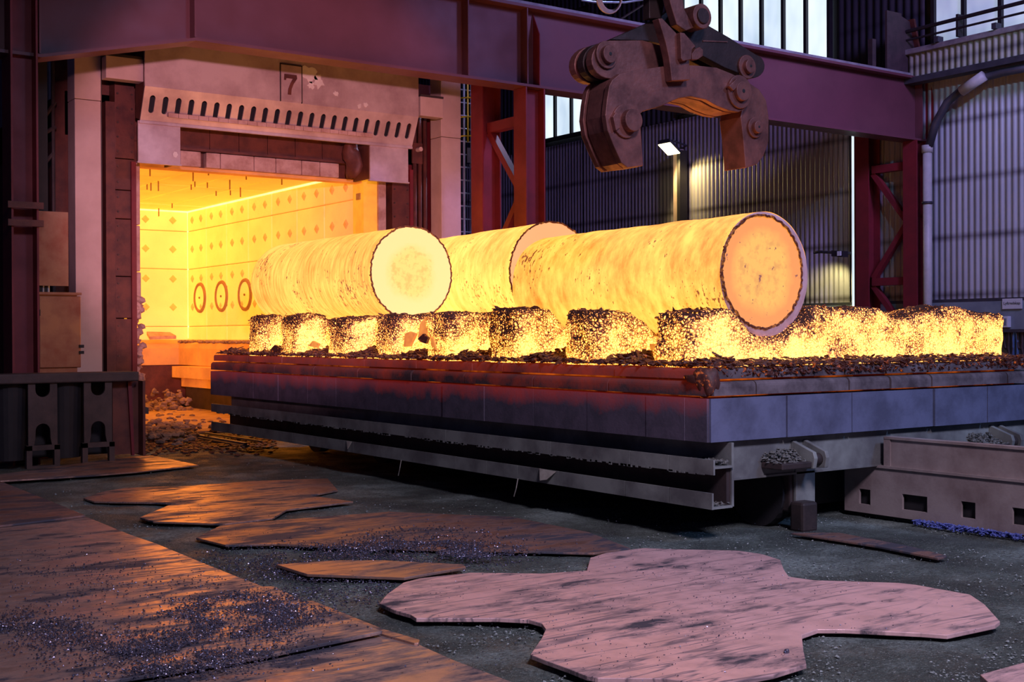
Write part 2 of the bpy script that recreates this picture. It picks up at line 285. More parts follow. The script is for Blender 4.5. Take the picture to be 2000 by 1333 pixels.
# ------------------------------------------------------------------ mesh helpers
class MB:
    def __init__(s): s.v = []; s.f = []
    def add(s, vs, fs):
        k = len(s.v); s.v += [Vector(x) for x in vs]; s.f += [tuple(i + k for i in f) for f in fs]; return s
    def box(s, x0, x1, y0, y1, z0, z1):
        return s.add([(x, y, z) for x in (x0, x1) for y in (y0, y1) for z in (z0, z1)], [(0, 1, 3, 2), (4, 6, 7, 5), (0, 4, 5, 1), (2, 3, 7, 6), (0, 2, 6, 4), (1, 5, 7, 3)])
    def prism(s, pts, d):
        """polygon (list of 3-D points) swept by vector d"""
        n = len(pts); d = Vector(d); a = [Vector(p) for p in pts]
        return s.add(a + [p + d for p in a], [tuple(range(n)), tuple(range(2 * n - 1, n - 1, -1))] + [(i, i + n, (i + 1) % n + n, (i + 1) % n) for i in range(n)])
    def cyl(s, p0, p1, r, n=16, r1=None):
        p0 = Vector(p0); p1 = Vector(p1); r1 = r if r1 is None else r1; ax = (p1 - p0).normalized()
        e = ax.orthogonal().normalized(); g = ax.cross(e)
        c = [e * math.cos(2 * math.pi * i / n) + g * math.sin(2 * math.pi * i / n) for i in range(n)]
        return s.add([p0 + q * r for q in c] + [p1 + q * r1 for q in c], [tuple(range(n - 1, -1, -1)), tuple(range(n, 2 * n))] + [(i, (i + 1) % n, (i + 1) % n + n, i + n) for i in range(n)])
    def tube(s, path, r, n=10, closed=False):
        path = [Vector(p) for p in path]; m = len(path); k = len(s.v); e = None
        for i, p in enumerate(path):
            t = (path[(i + 1) % m] - path[i - 1]) if closed or 0 < i < m - 1 else (path[1] - path[0] if i == 0 else path[-1] - path[-2])
            t.normalize(); e = t.orthogonal().normalized() if e is None else (e - t * e.dot(t)).normalized(); g = t.cross(e)
            s.v += [p + (e * math.cos(2 * math.pi * j / n) + g * math.sin(2 * math.pi * j / n)) * r for j in range(n)]
        for i in range(m if closed else m - 1):
            for j in range(n): s.f.append((k + i * n + j, k + i * n + (j + 1) % n, k + (i + 1) % m * n + (j + 1) % n, k + (i + 1) % m * n + j))
        if not closed: s.f += [tuple(k + j for j in range(n - 1, -1, -1)), tuple(k + (m - 1) * n + j for j in range(n))]
        return s
    def latheY(s, c, prof, n=72, fn=None):
        """profile [(y, r)] turned about the line through c along Y"""
        k = len(s.v); m = len(prof)
        for y, r in prof:
            for j in range(n):
                a = 2 * math.pi * j / n; rr = r if fn is None else fn(y, r, a)
                s.v.append(Vector((c[0] + rr * math.cos(a), y, c[1] + rr * math.sin(a))))
        for i in range(m - 1):
            for j in range(n): s.f.append((k + i * n + j, k + i * n + (j + 1) % n, k + (i + 1) * n + (j + 1) % n, k + (i + 1) * n + j))
        return s
    def rock(s, c, sx, sy, sz, seed, rot=0, n=1):
        bm = bmesh.new(); bmesh.ops.create_icosphere(bm, subdivisions=n, radius=1)
        ca, sa = math.cos(rot), math.sin(rot); vs = []
        for v in bm.verts:
            q = v.co * (1 + .55 * noise.noise(v.co * 1.3 + Vector((seed * 3.7, seed * 1.9, seed))))
            x, y = q.x * sx, q.y * sy; vs.append((c[0] + x * ca - y * sa, c[1] + x * sa + y * ca, c[2] + q.z * sz))
        bm.verts.index_update(); fs = [tuple(v.index for v in f.verts) for f in bm.faces]; bm.free(); return s.add(vs, fs)
    def chip(s, c, r, rnd):
        """a tiny angular grain, 8 triangles"""
        d = [(1, 0, 0), (-1, 0, 0), (0, 1, 0), (0, -1, 0), (0, 0, 1), (0, 0, -1)]; a = rnd.random() * 6.28; ca, sa = math.cos(a), math.sin(a); vs = []
        for x, y, z in d:
            q = r * (.5 + rnd.random()); x, y = x * ca - y * sa, x * sa + y * ca
            vs.append((c[0] + x * q + rnd.uniform(-.3, .3) * r, c[1] + y * q + rnd.uniform(-.3, .3) * r, c[2] + z * q * .7))
        return s.add(vs, [(0, 2, 4), (2, 1, 4), (1, 3, 4), (3, 0, 4), (2, 0, 5), (1, 2, 5), (3, 1, 5), (0, 3, 5)])
def props(o, label=None, cat=None, group=None, kind=None):
    for k, v in (('label', label), ('category', cat), ('group', group), ('kind', kind)):
        if v: o[k] = v
    return o
ORG = {}
def obj(name, mb, mat, parent=None, label=None, cat=None, group=None, kind=None, smooth=False, bevel=0, origin=None):
    me = bpy.data.meshes.new(name)
    if parent is not None:
        base = ORG[parent.name]
        o0 = Vector(origin) if origin is not None else base
    else:
        if origin is not None: o0 = Vector(origin)
        else:
            xs = [v.x for v in mb.v]; ys = [v.y for v in mb.v]; o0 = Vector(((min(xs) + max(xs)) / 2, (min(ys) + max(ys)) / 2, min(v.z for v in mb.v)))
    me.from_pydata([v - o0 for v in mb.v], [], mb.f)
    bm = bmesh.new(); bm.from_mesh(me); bmesh.ops.recalc_face_normals(bm, faces=bm.faces); bm.to_mesh(me); bm.free()
    if smooth:
        for p in me.polygons: p.use_smooth = True
    me.materials.append(M[mat] if isinstance(mat, str) else mat)
    o = bpy.data.objects.new(name, me); COL.objects.link(o)
    if parent is not None:
        o.parent = parent; o.location = o0 - base
    else: o.location = o0
    ORG[o.name] = o0
    if bevel:
        b = o.modifiers.new('bevel', 'BEVEL'); b.width = bevel; b.segments = 2; b.limit_method = 'ANGLE'; b.angle_limit = math.radians(40)
    return props(o, label, cat, group, kind)
def thing(name, loc, label=None, cat=None, group=None, kind=None):
    o = bpy.data.objects.new(name, None); COL.objects.link(o); o.location = loc; o.empty_display_size = .2; ORG[o.name] = Vector(loc)
    return props(o, label, cat, group, kind)
_cache = {}
def piece(name, key, mbf, mat, parent, loc, smooth=False, rz=0):
    """alike pieces share one mesh, built about its own zero"""
    if (key, mat) not in _cache:
        mb = mbf(); me = bpy.data.meshes.new(name); me.from_pydata(mb.v, [], mb.f)
        bm = bmesh.new(); bm.from_mesh(me); bmesh.ops.recalc_face_normals(bm, faces=bm.faces); bm.to_mesh(me); bm.free(); me.materials.append(M[mat])
        if smooth:
            for p in me.polygons: p.use_smooth = True
        _cache[key, mat] = me
    o = bpy.data.objects.new(name, _cache[key, mat]); COL.objects.link(o); o.parent = parent; o.location = Vector(loc) - ORG[parent.name]; o.rotation_euler.z = rz; ORG[o.name] = Vector(loc)
    return o
def arc(c, r, a0, a1, n, f=lambda x, y: (x, y)):
    return [f(c[0] + r * math.cos(math.radians(a0 + (a1 - a0) * i / n)), c[1] + r * math.sin(math.radians(a0 + (a1 - a0) * i / n))) for i in range(n + 1)]
def box(*a): return MB().box(*a)

# ================================================================== SETTING
def axis(lo, a, b, hi, step, coarse=4):
    r = []; x = lo
    while x < a: r.append(x); x += coarse
    x = a
    while x < b: r.append(x); x += step
    x = b
    while x < hi: r.append(x); x += coarse
    return r + [hi]
xs = axis(-16, .5, 15, 27, .085); ys = axis(-8, 3.4, 22, 47, .085); mb = MB()
for y in ys:
    for x in xs:
        h = .018 * noise.noise(Vector((x * .9, y * .9, 0))) + .012 * noise.noise(Vector((x * 3.1, y * 3.1, 4))) + .008 * noise.noise(Vector((x * 8, y * 8, 7)))
        mb.v.append(Vector((x, y, h)))
nx = len(xs)
mb.f = [(j * nx + i, j * nx + i + 1, (j + 1) * nx + i + 1, (j + 1) * nx + i) for j in range(len(ys) - 1) for i in range(nx - 1)]
obj('floor', mb, 'dirt', kind='structure', smooth=True, origin=(0, 0, 0))
obj('ceiling', box(-16, 27.4, 2, 47.4, 17, 17.3), 'ceil', kind='structure')
WX = 27.0
wall = thing('wall_right', (WX, 25, 0), kind='structure')
def corrugated(y0, y1, z0, z1, pitch=.17, amp=.028, x=WX):
    n = max(2, round((y1 - y0) / pitch * 6)); mb = MB()
    for i in range(n + 1):
        y = y0 + (y1 - y0) * i / n; xx = x - amp - amp * math.sin(2 * math.pi * y / pitch); mb.v += [Vector((xx, y, z0)), Vector((xx, y, z1))]
    mb.f = [(2 * i, 2 * i + 2, 2 * i + 3, 2 * i + 1) for i in range(n)]; return mb
y = 14.2
edges = [9, 11.4, 14.2, 17, 19.86, 22.3, 24.6, 27, 29.3, 31.7, 34, 36.5, 39, 41.5, 44, 47]
for a, b in zip(edges, edges[1:]):
    obj('corrugated_sheet', corrugated(a, b - .03, 2.8, 8.75), 'corr_pale' if b < 20 else 'corr', wall, smooth=True)
obj('concrete_plinth', box(WX - .12, WX + .4, 6, 47, 0, 2.72), 'plinth', wall)
obj('sheet_end_trim', box(WX - .12, WX, 6, 47, 2.72, 2.8), 'dark_rail', wall)
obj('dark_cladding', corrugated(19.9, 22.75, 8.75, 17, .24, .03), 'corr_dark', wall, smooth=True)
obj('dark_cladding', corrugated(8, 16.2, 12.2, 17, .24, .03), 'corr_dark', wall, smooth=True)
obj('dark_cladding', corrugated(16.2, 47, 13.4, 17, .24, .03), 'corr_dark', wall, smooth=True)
obj('backing_wall', box(WX + .1, WX + .4, 6, 47, 0, 17), 'ceil', wall)
def window(name, y0, y1, step, z0, z1, mat):
    w = thing(name, (WX, (y0 + y1) / 2, z0), kind='structure')
    yy = y0
    while yy < y1 - .05:
        e = min(yy + step, y1)
        obj('pane', box(WX - .03, WX, yy + .06, e - .06, z0, z1), mat, w)
        obj('mullion', box(WX - .12, WX + .02, yy - .05, yy + .05, z0, z1), 'black_iron', w)
        yy = e
    obj('mullion', box(WX - .12, WX + .02, y1 - .05, y1 + .05, z0, z1), 'black_iron', w)
    obj('transom', box(WX - .14, WX + .02, y0, y1, z0 - .12, z0), 'black_iron', w)
    return w
window('window_1', 22.97, 29.05, .84, 9.0, 13.4, 'pane')
window('window_2', 33.6, 36.2, .95, 9.05, 11.5, 'pane')
window('window_3', 12.6, 19.6, 1.02, 9.2, 12.2, 'pane_dull')
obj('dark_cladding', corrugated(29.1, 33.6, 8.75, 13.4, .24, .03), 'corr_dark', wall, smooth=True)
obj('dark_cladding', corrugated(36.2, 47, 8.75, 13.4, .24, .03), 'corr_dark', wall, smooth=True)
w = thing('glowing_strip', (WX - .3, 21.95, 3), kind='structure')          # narrow upright strip beside the sheeting that glows by itself
g = at(1667, 270, X=26.6); g2 = at(1667, 610, X=26.6)
obj('pane', box(26.56, 26.6, g.y - .05, g.y + .03, 1.2, 7.7), 'pane', w)  # plain glowing strip, shares the material of the window panes
obj('mullion', box(26.56, 26.6, g.y - .09, g.y - .05, 1.2, 7.7), 'red_steel', w)
bw = thing('wall_back', (10, 47, 0), kind='structure')
for k in range(12):
    x0 = -16 + k * 3.6
    mb = MB(); n = 60
    for i in range(n + 1):
        x = x0 + 3.57 * i / n; yv = 46.9 + .04 * math.sin(x * 2 * math.pi / .3); mb.v += [Vector((x, yv, 0)), Vector((x, yv, 17))]
    mb.f = [(2 * i, 2 * i + 2, 2 * i + 3, 2 * i + 1) for i in range(n)]
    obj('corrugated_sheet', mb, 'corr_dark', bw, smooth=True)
obj('backing_wall', box(-16, 27.4, 47, 47.3, 0, 17), 'ceil', bw)
w = thing('window_5', (4.6, 46.8, 11), kind='structure')
for u0, u1, v0, v1 in ((70, 79, 123, 134), (70, 80, 137, 146), (70, 79, 148, 165)):
    p, q = at(u0, v1, Y=46.7), at(u1, v0, Y=46.7); obj('pane', box(p.x, q.x, 46.7, 46.74, p.z, q.z), 'pane', w)
# crane track and pipes along the right wall
t = thing('crane_track', (26.6, 14, 8.9), 'dark crane rail with pale lip running along the right wall under the window', 'rail')
obj('rail_head', box(26.35, 26.62, 5, 20.2, 9.02, 9.16), 'pale_rail', t, bevel=.02)
obj('web', box(26.5, 26.55, 5, 20.2, 8.4, 9.02), 'dark_rail', t)
obj('valance_sheet', corrugated(6, 20.1, 8.42, 9.02, .17, .03, 26.48), 'corr_olive', t, smooth=True)
obj('lower_flange', box(26.3, 26.65, 5, 20.2, 8.27, 8.42), 'dark_rail', t)
for k in range(9):
    yy = 6.2 + k * 1.6; obj('clip', box(26.28, 26.5, yy, yy + .12, 9.16, 9.3), 'dark_rail', t)
t = thing('window_guard_rail', (26.5, 14, 9.3), 'thin dark tubular rail in front of the window above the crane track', 'rail')
obj('top_tube', MB().tube([(26.4, 4, 9.78), (26.4, 20.2, 9.62)], .05, 8), 'black_iron', t)
obj('lower_tube', MB().tube([(26.4, 4, 9.45), (26.4, 20.2, 9.40)], .03, 8), 'black_iron', t)
for k in range(5): obj('bracket', box(26.38, 26.6, 6.5 + 3 * k, 6.56 + 3 * k, 9.2, 9.75), 'black_iron', t)
pts = [at(u, v, X=26.5) for u, v in ((2030, 128), (1960, 141), (1915, 153), (1878, 176), (1850, 200), (1828, 240), (1813, 290))]
t = thing('drainpipe', tuple(at(1810, 600, X=26.5)), 'pale drainpipe beside the lattice column that bends up along the right wall', 'pipe')
obj('bend', MB().tube(pts, .10, 12), 'dark_rail', t, smooth=True)
a = at(1811, 292, X=26.5)
obj('downpipe', MB().cyl((a.x, a.y, .1), (a.x, a.y, a.z), .11, 14), 'pipe', t, smooth=True)
obj('collar', MB().cyl((a.x, a.y, a.z - .08), (a.x, a.y, a.z + .1), .14, 14), 'pipe', t, smooth=True)
obj('clamp', MB().cyl((a.x, a.y, 5.2), (a.x, a.y, 5.26), .14, 14), 'dark_rail', t, smooth=True)
p, q = at(1878, 178, X=26.35), at(1922, 148, X=26.35)
obj('white_sleeve', MB().tube([p, q], .13, 12), 'pipe', t, smooth=True, label='white sleeve at the upper end of the bend')
# sign, socket, slings on the plinth
p, q = at(1958, 604, X=26.85), at(1996, 583, X=26.85)
t = thing('wall_sign', (26.85, (p.y + q.y) / 2, p.z), 'small white rectangular sign with one dark word on the grey plinth', 'sign')
obj('board', box(26.84, 26.87, q.y, p.y, p.z, q.z), 'sign_white', t)
def text_mesh(txt, size, name, mat, parent, mw):
    c = bpy.data.curves.new(name, 'FONT'); c.body = txt; c.size = size; c.align_x = 'CENTER'; c.align_y = 'CENTER'; c.extrude = .002
    o = bpy.data.objects.new(name, c); COL.objects.link(o); bpy.context.view_layer.update()
    me = bpy.data.meshes.new_from_object(o.evaluated_get(bpy.context.evaluated_depsgraph_get())); bpy.data.objects.remove(o)
    me.transform(Matrix.Translation(-ORG[parent.name]) @ mw); me.materials.append(M[mat]); r = bpy.data.objects.new(name, me); COL.objects.link(r); r.parent = parent; return r
mw = Matrix.Translation((26.835, (p.y + q.y) / 2, p.z + (q.z - p.z) * .55)) @ Matrix(((0, 0, -1), (-1, 0, 0), (0, 1, 0))).to_4x4()
text_mesh('Lyftredskap', .095, 'lettering', 'ink', t, mw)
p, q = at(1957, 640, X=26.8), at(1971, 618, X=26.8)
t = thing('socket_box', (26.8, (p.y + q.y) / 2, p.z), 'small pale socket box with a grey side on the plinth below the sign', 'box')
obj('housing', box(26.75, 26.88, q.y, p.y, p.z, q.z), 'sign_white', t, bevel=.01)
obj('cover', box(26.74, 26.76, q.y + .04, p.y - .04, p.z + .05, q.z - .05), 'plinth', t)
random.seed(3)
for k, u in enumerate((1966, 1974, 1983, 1992, 2001)):
    p = at(u, 645, X=26.7); z1 = p.z; dz = .45 + .18 * (k % 3); mb = MB()
    pts = [(26.7, p.y + .06 * math.cos(a), z1 - dz / 2 + dz / 2 * math.sin(a)) for a in [2 * math.pi * i / 18 for i in range(18)]]
    mb.tube(pts, .035, 6, True)
    obj('lifting_sling', mb, ('dark_steel', 'stand_iron', 'blue_sheet', 'dark_steel', 'stand_iron')[k], cat='sling', smooth=True, group='slings hung below the sign',
        label=('first lifting sling from the left under the socket box, dark and short', 'second lifting sling from the left under the socket box, longer than the first', 'bluish lifting sling below the right half of the white sign, longest of the row', 'dark lifting sling straight below the right edge of the white sign', 'lifting sling cut off by the right picture edge')[k])
obj('sling_rack', box(26.62, 26.9, 15.8, 17.9, z1 - .05, z1 + .02), 'dark_rail', cat='rack', label='dark narrow bar under the socket box from which the slings hang')

# floodlights on the right wall
def floodlight(u, v, xx, label, power, post_bottom, ang):
    c = at(u, v, X=xx); t = thing('floodlight', tuple(c), label, 'lamp')
    obj('housing', MB().prism([c + Vector((-.30, -.28, .20)), c + Vector((-.30, .28, .20)), c + Vector((.12, .28, -.10)), c + Vector((.12, -.28, -.10))], (0, 0, .12)), 'dark_rail', t, bevel=.01)
    m, n, l, p = new_mat('lamp_face'); set_emit(p, l, (1.0, .80, .35), 14); M['lamp_face'] = m
    obj('lens', MB().prism([c + Vector((-.29, -.27, .19)), c + Vector((-.29, .27, .19)), c + Vector((.11, .27, -.095)), c + Vector((.11, -.27, -.095))], (0, 0, -.02)), 'lamp_face', t)
    obj('arm', MB().cyl(c + Vector((.05, 0, .32)), c + Vector((26.95 - xx, 0, .2)), .03, 8), 'dark_rail', t)
    return t, c
t, c = floodlight(1311, 294, 26.3, 'bright warm floodlight on the corrugated wall framed by the lifting tongs', 0, 0, 0)
lo = spot('floodlight_beam', (c.x - .05, c.y, c.z - .1), (27.0, c.y - 1.6, c.z - 3.2), 420, (1.0, .72, .25), 120, .6, .12)
lo.parent = t; lo.location = Vector((-.10, -.1, -.2))
p = at(1328, 320, X=26.7)
t = thing('wall_pilaster', (26.75, p.y, 0), 'narrow pale steel post with a dark edge on the wall under the bright floodlight', 'post')
obj('flange', box(26.6, 26.85, p.y - .02, p.y + .20, 2.7, 7.75), 'pale_post', t)
obj('dark_edge', box(26.55, 26.85, p.y - .16, p.y - .02, 2.7, 7.7), 'black_iron', t, label='dark right edge of the post')
c = at(1640, 496, X=26.2)
t = thing('wall_lamp', tuple(c), 'small wall lamp on a dark horizontal arm right of the front ingot', 'lamp')
obj('arm', MB().tube([at(1590, 494, X=26.2), at(1600, 492, X=26.2), c + Vector((.2, 0, .02)), c + Vector((.75, -.2, .05))], .04, 8), 'black_iron', t)
obj('head', MB().prism([c + Vector((-.1, -.18, -.1)), c + Vector((-.1, .2, -.06)), c + Vector((.12, .2, -.06)), c + Vector((.12, -.18, -.1))], (0, 0, .16)), 'black_iron', t)
obj('lens', box(c.x - .13, c.x - .1, c.y - .14, c.y - .02, c.z - .06, c.z + .06), 'sign_white', t)
lo = spot('wall_lamp_beam', tuple(c), (27, c.y + .9, 2.6), 120, (1.0, .85, .3), 100, .7, .08); lo.parent = t; lo.location = (0, .25, -.12)

# ================================================================== GIRDER AND COLUMNS
GY = 20.0
def beam_z(x): return 6.30 if x < 5.1 else 6.30 + (6.885 - 6.30) * (x - 5.1) / 2.46 if x < 7.56 else 6.885
gd = thing('crane_girder', (15, GY, 6.3), 'deep dark red steel girder spanning the picture above the furnace door', 'girder')
pts = [(3.0, GY, 6.30), (5.1, GY, 6.30), (7.56, GY, 6.885), (26.95, GY, 6.885), (26.95, GY, 8.42), (3.0, GY, 8.42)]
obj('web', MB().prism([(p[0], GY + .02, p[2]) for p in pts], (0, .04, 0)), 'girder_paint', gd)
F0, F1 = GY - .22, GY + .28
low = [(3.0, 6.26), (5.1, 6.26), (7.56, 6.845), (26.98, 6.845)]
mb = MB(); mb.prism([(x, F0, z) for x, z in low] + [(x, F0, z + .05) for x, z in reversed(low)], (0, F1 - F0, 0)); obj('bottom_flange', mb, 'girder_paint', gd)
obj('top_flange', box(3.0, 26.98, F0, F1, 8.40, 8.46), 'girder_paint', gd)
obj('flange_cap_rail', box(7, 26.9, GY - .08, GY + .14, 8.46, 8.56), 'pale_rail', gd)
for x in (5.08, 7.56, 12.96, 14.35, 26.75):
    z0 = beam_z(x); obj('stiffener', box(x - .012, x + .012, F0 + .02, GY + .02, z0 + .02, 8.4), 'girder_paint', gd)
obj('gusset', MB().prism([(14.62, F0, 6.9), (14.62, F0, 7.9), (14.62, GY, 8.35), (14.62, GY, 6.9)], (.02, 0, 0)), 'red_steel', gd)
obj('end_plate', MB().prism([(26.98, GY - .25, 6.84), (26.98, GY + .3, 6.84), (26.98, GY + .3, 8.46), (26.98, GY - .25, 8.46), (26.98, GY - .40, 7.7)], (.03, 0, 0)), 'red_steel', gd)
def h_leg(mb_name, x0, x1, y0, y1, z1, parent):
    mb = MB(); mb.box(x0, x0 + .03, y0, y1, 0, z1); mb.box(x1 - .03, x1, y0, y1, 0, z1); mb.box(x0 + .03, x1 - .03, (y0 + y1) / 2 - .015, (y0 + y1) / 2 + .015, 0, z1)
    return obj(mb_name, mb, 'red_steel', parent)
def lattice(xc, y0, label, z1=6.84, dy=1.55):
    t = thing('lattice_column', (xc, y0 + .9, 0), label, 'column')
    h_leg('leg', xc - .22, xc + .25, y0, y0 + .42, z1, t); h_leg('leg', xc - .22, xc + .25, y0 + dy, y0 + dy + .42, 8.3, t)
    ya, yb = y0 + .42, y0 + dy
    for z in (6.25, 3.3): obj('batten', box(xc - .1, xc + .1, ya, yb, z - .1, z + .1), 'red_steel', t)
    for za, zb, i in ((6.15, 4.8, 0), (4.8, 3.4, 1), (3.2, 1.9, 0), (1.9, .6, 1)):
        a, b = ((xc, yb, za), (xc, ya, zb)) if i == 0 else ((xc, ya, za), (xc, yb, zb))
        a = Vector(a); b = Vector(b); d = (b - a).normalized(); s = Vector((0, -d.z, d.y)) * .07
        obj('brace', MB().prism([a + s + Vector((-.07, 0, 0)), b + s + Vector((-.07, 0, 0)), b - s + Vector((-.07, 0, 0)), a - s + Vector((-.07, 0, 0))], (.14, 0, 0)), 'red_steel', t)
    return t
lattice(14.52, 19.8, 'red lattice column standing behind the ingots right of the furnace')
lattice(26.62, 19.72, 'dark red lattice column in the shade at the right end of the girder', dy=1.5)
t = thing('corner_column', (4.85, GY, 0), 'tall dark red column at the left edge behind the iron stand', 'column')
a, b = at(15, 500, Y=GY - .1).x, at(68, 500, Y=GY - .1).x
mb = MB(); mb.box(a, a + .03, GY - .35, GY + .2, 0, 11); mb.box(b - .03, b, GY - .35, GY + .2, 0, 11); obj('flange', mb, 'red_steel', t)
obj('web', box(a + .03, b - .03, GY - .1, GY - .06, 0, 11), 'red_steel', t)
for v in (435, 400):
    z = at(40, v, Y=GY - .4).z; obj('clamp_bar', box(a - .06, b + .06, GY - .40, GY - .34, z - .05, z + .05), 'rust_plate', t)
# box bracket and stub above the right end of the girder
p, q = at(1720, 140, Y=20.2), at(1748, 42, Y=20.2)
t = thing('rail_bracket', (p.x, 20.2, 8.46), 'tall grey steel bracket with a sloping rib on the right end of the girder', 'bracket')
obj('plate', box(p.x, q.x, 20.0, 20.06, 8.57, 10.05), 'stand_iron', t)
obj('rib', MB().prism([(q.x, 20.02, 8.57), (q.x + .75, 20.02, 8.57), (q.x + .35, 20.02, 9.9), (q.x, 20.02, 10.0)], (0, .04, 0)), 'stand_iron', t)
obj('flange', MB().prism([(q.x + .75, 19.9, 8.57), (q.x + .82, 19.9, 8.57), (q.x + .42, 19.9, 9.95), (q.x + .35, 19.9, 9.95)], (0, .3, 0)), 'rust_plate', t)
p = at(1676, 120, Y=20.6)
obj('short_post', box(p.x - .07, p.x + .07, 20.1, 20.24, 8.46, 9.3), 'stand_iron', cat='post', label='short dark post on top of the girder left of the grey bracket')
# ladder behind the furnace
LY = 25.0
xl, xr = at(899, 300, Y=LY).x, at(918, 300, Y=LY).x
t = thing('caged_ladder', ((xl + xr) / 2, LY, 0), 'narrow pale ladder with yellow cage seen between furnace post and red column', 'ladder')
obj('stile', MB().cyl((xl + .11, LY, 0), (xl + .11, LY, 9), .03, 8), 'ladder_steel', t); obj('stile', MB().cyl((xr + .05, LY, 0), (xr + .05, LY, 9), .035, 8), 'ladder_steel', t)
for k in range(28): piece('rung', 'rung', lambda: MB().cyl((-.17, 0, 0), (.17, 0, 0), .017, 6), 'ladder_steel', t, ((xl + xr) / 2 + .03, LY, .4 + k * .31))
for k in range(8):
    z = 6.2 + k * .45
    if k: obj('hoop', MB().tube([(xl + .0 + .32 * math.cos(a) + .1, LY - .3 - .32 * math.sin(a) * .9, z) for a in [math.pi * i / 8 for i in range(-1, 10)]], .018, 6), 'yellow', t)
for dx in (-.2, .14, .34): obj('cage_strap', MB().box(xl + .1 + dx - .02, xl + .1 + dx + .02, LY - .5, LY - .48, 6.5, 9.6), 'yellow', t)
obj('bolt_plate', box(xl - .02, xl + .2, LY - .35, LY - .32, 6.05, 6.4), 'ladder_steel', t)
for k in range(9): obj('wall_stay', MB().cyl((xr, LY, 1.8 + k * .85), (xr + .5, LY + .1, 1.82 + k * .85), .03, 6), 'ladder_steel', t)
# ================================================================== FURNACE
FY = 23.7; XL, XR, ZT = 7.95, 13.15, 5.33; IX, IB, IZ = 12.85, 34.3, 5.52
fn = thing('heat_furnace', (10.5, FY + 5.5, 0), 'big bogie hearth furnace standing open with yellow glowing lining', 'furnace')
obj('side_wall', box(IX + .1, IX + 1.5, FY + .5, IB + .8, 0, 6.6), 'rust_plate', fn)
obj('side_wall', box(6.6, 7.55, FY + .5, IB + .8, 0, 6.6), 'rust_plate', fn)
obj('rear_wall', box(7.55, IX + .1, IB + .1, IB + .8, 0, 6.6), 'rust_plate', fn)
obj('roof_shell', box(6.6, IX + 1.5, FY + .3, IB + .8, IZ + .25, 6.6), 'rust_plate', fn)
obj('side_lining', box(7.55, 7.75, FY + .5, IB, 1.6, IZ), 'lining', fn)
# lining panels, each with pyramid anchors
def panel_mb(a, b, axis):
    mb = MB(); g = .012; d = .1; c = .02
    if axis == 'x': mb.add([(0, g, g), (0, a - g, g), (0, a - g, b - g), (0, g, b - g), (-c, g + c, g + c), (-c, a - g - c, g + c), (-c, a - g - c, b - g - c), (-c, g + c, b - g - c)], [(0, 1, 5, 4), (1, 2, 6, 5), (2, 3, 7, 6), (3, 0, 4, 7), (4, 5, 6, 7)])
    else: mb.add([(g, 0, g), (a - g, 0, g), (a - g, 0, b - g), (g, 0, b - g), (g + c, -c, g + c), (a - g - c, -c, g + c), (a - g - c, -c, b - g - c), (g + c, -c, b - g - c)], [(0, 1, 5, 4), (1, 2, 6, 5), (2, 3, 7, 6), (3, 0, 4, 7), (4, 5, 6, 7)])
    return mb
def diamond(axis):
    r, h, k = .115, .035, .07
    if axis == 'x': return MB().add([(0, -r, 0), (0, 0, r), (0, r, 0), (0, 0, -r), (-h, -k, 0), (-h, 0, k), (-h, k, 0), (-h, 0, -k)], [(0, 1, 5, 4), (1, 2, 6, 5), (2, 3, 7, 6), (3, 0, 4, 7), (4, 5, 6, 7)])
    return MB().add([(-r, 0, 0), (0, 0, r), (r, 0, 0), (0, 0, -r), (-k, -h, 0), (0, -h, k), (k, -h, 0), (0, -h, -k)], [(0, 1, 5, 4), (1, 2, 6, 5), (2, 3, 7, 6), (3, 0, 4, 7), (4, 5, 6, 7)])
obj('joint_backing', box(IX, IX + .1, FY + .5, IB, 1.5, IZ), 'seam', fn); obj('joint_backing', box(7.6, IX, IB, IB + .1, 1.5, IZ), 'seam', fn)
rows = ((1.84, 2.23), (2.23, 3.86), (3.86, 4.94), (4.94, 5.5)); ya = FY + .5; pw = (IB - ya) / 7
for r, (z0, z1) in enumerate(rows):
    for k in range(7):
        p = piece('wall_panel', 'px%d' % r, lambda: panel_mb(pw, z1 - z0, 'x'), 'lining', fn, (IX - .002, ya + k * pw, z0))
        if r:
            zs = {1: (2.78, 3.58), 2: (4.42,), 3: (5.24,)}[r]
            for zz in zs:
                for q in (.27, .73): piece('anchor', 'dx', lambda: diamond('x'), 'anchor', p, (IX - .022, ya + (k + q) * pw, zz))
    for k in range(3):
        p = piece('wall_panel', 'py%d' % r, lambda: panel_mb(1.7, z1 - z0, 'y'), 'lining', fn, (7.75 + k * 1.7, IB - .002, z0))
        if r:
            for zz in {1: (2.78, 3.58), 2: (4.42,), 3: (5.24,)}[r]:
                for q in (.27, .73): piece('anchor', 'dy', lambda: diamond('y'), 'anchor', p, (7.75 + (k + q) * 1.7, IB - .022, zz))
for i in range(5):
    for k in range(7):
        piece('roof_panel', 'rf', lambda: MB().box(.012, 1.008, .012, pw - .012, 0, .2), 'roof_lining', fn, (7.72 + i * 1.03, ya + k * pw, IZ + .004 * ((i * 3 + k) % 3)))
obj('joint_backing', box(7.6, IX, FY + .5, IB, IZ + .12, IZ + .24), 'seam', fn)
obj('corner_joint', MB().box(IX - .03, IX, IB - .03, IB, 1.9, IZ).box(IX - .03, IX, FY + 1.2, IB, IZ - .035, IZ).box(7.75, IX, IB - .03, IB, IZ - .035, IZ), 'corner', fn)
random.seed(11)
for k in range(34):
    i = random.randrange(1, 5); piece('anchor_pin', 'pin%d' % (k % 3), lambda: MB().box(-.012, .012, -.012, .012, -.12 - .05 * (k % 3), .02), 'pin', fn, (7.72 + i * 1.03 + random.choice((0, .02, random.uniform(-.3, .3))), ya + random.uniform(.3, 9.8), IZ))
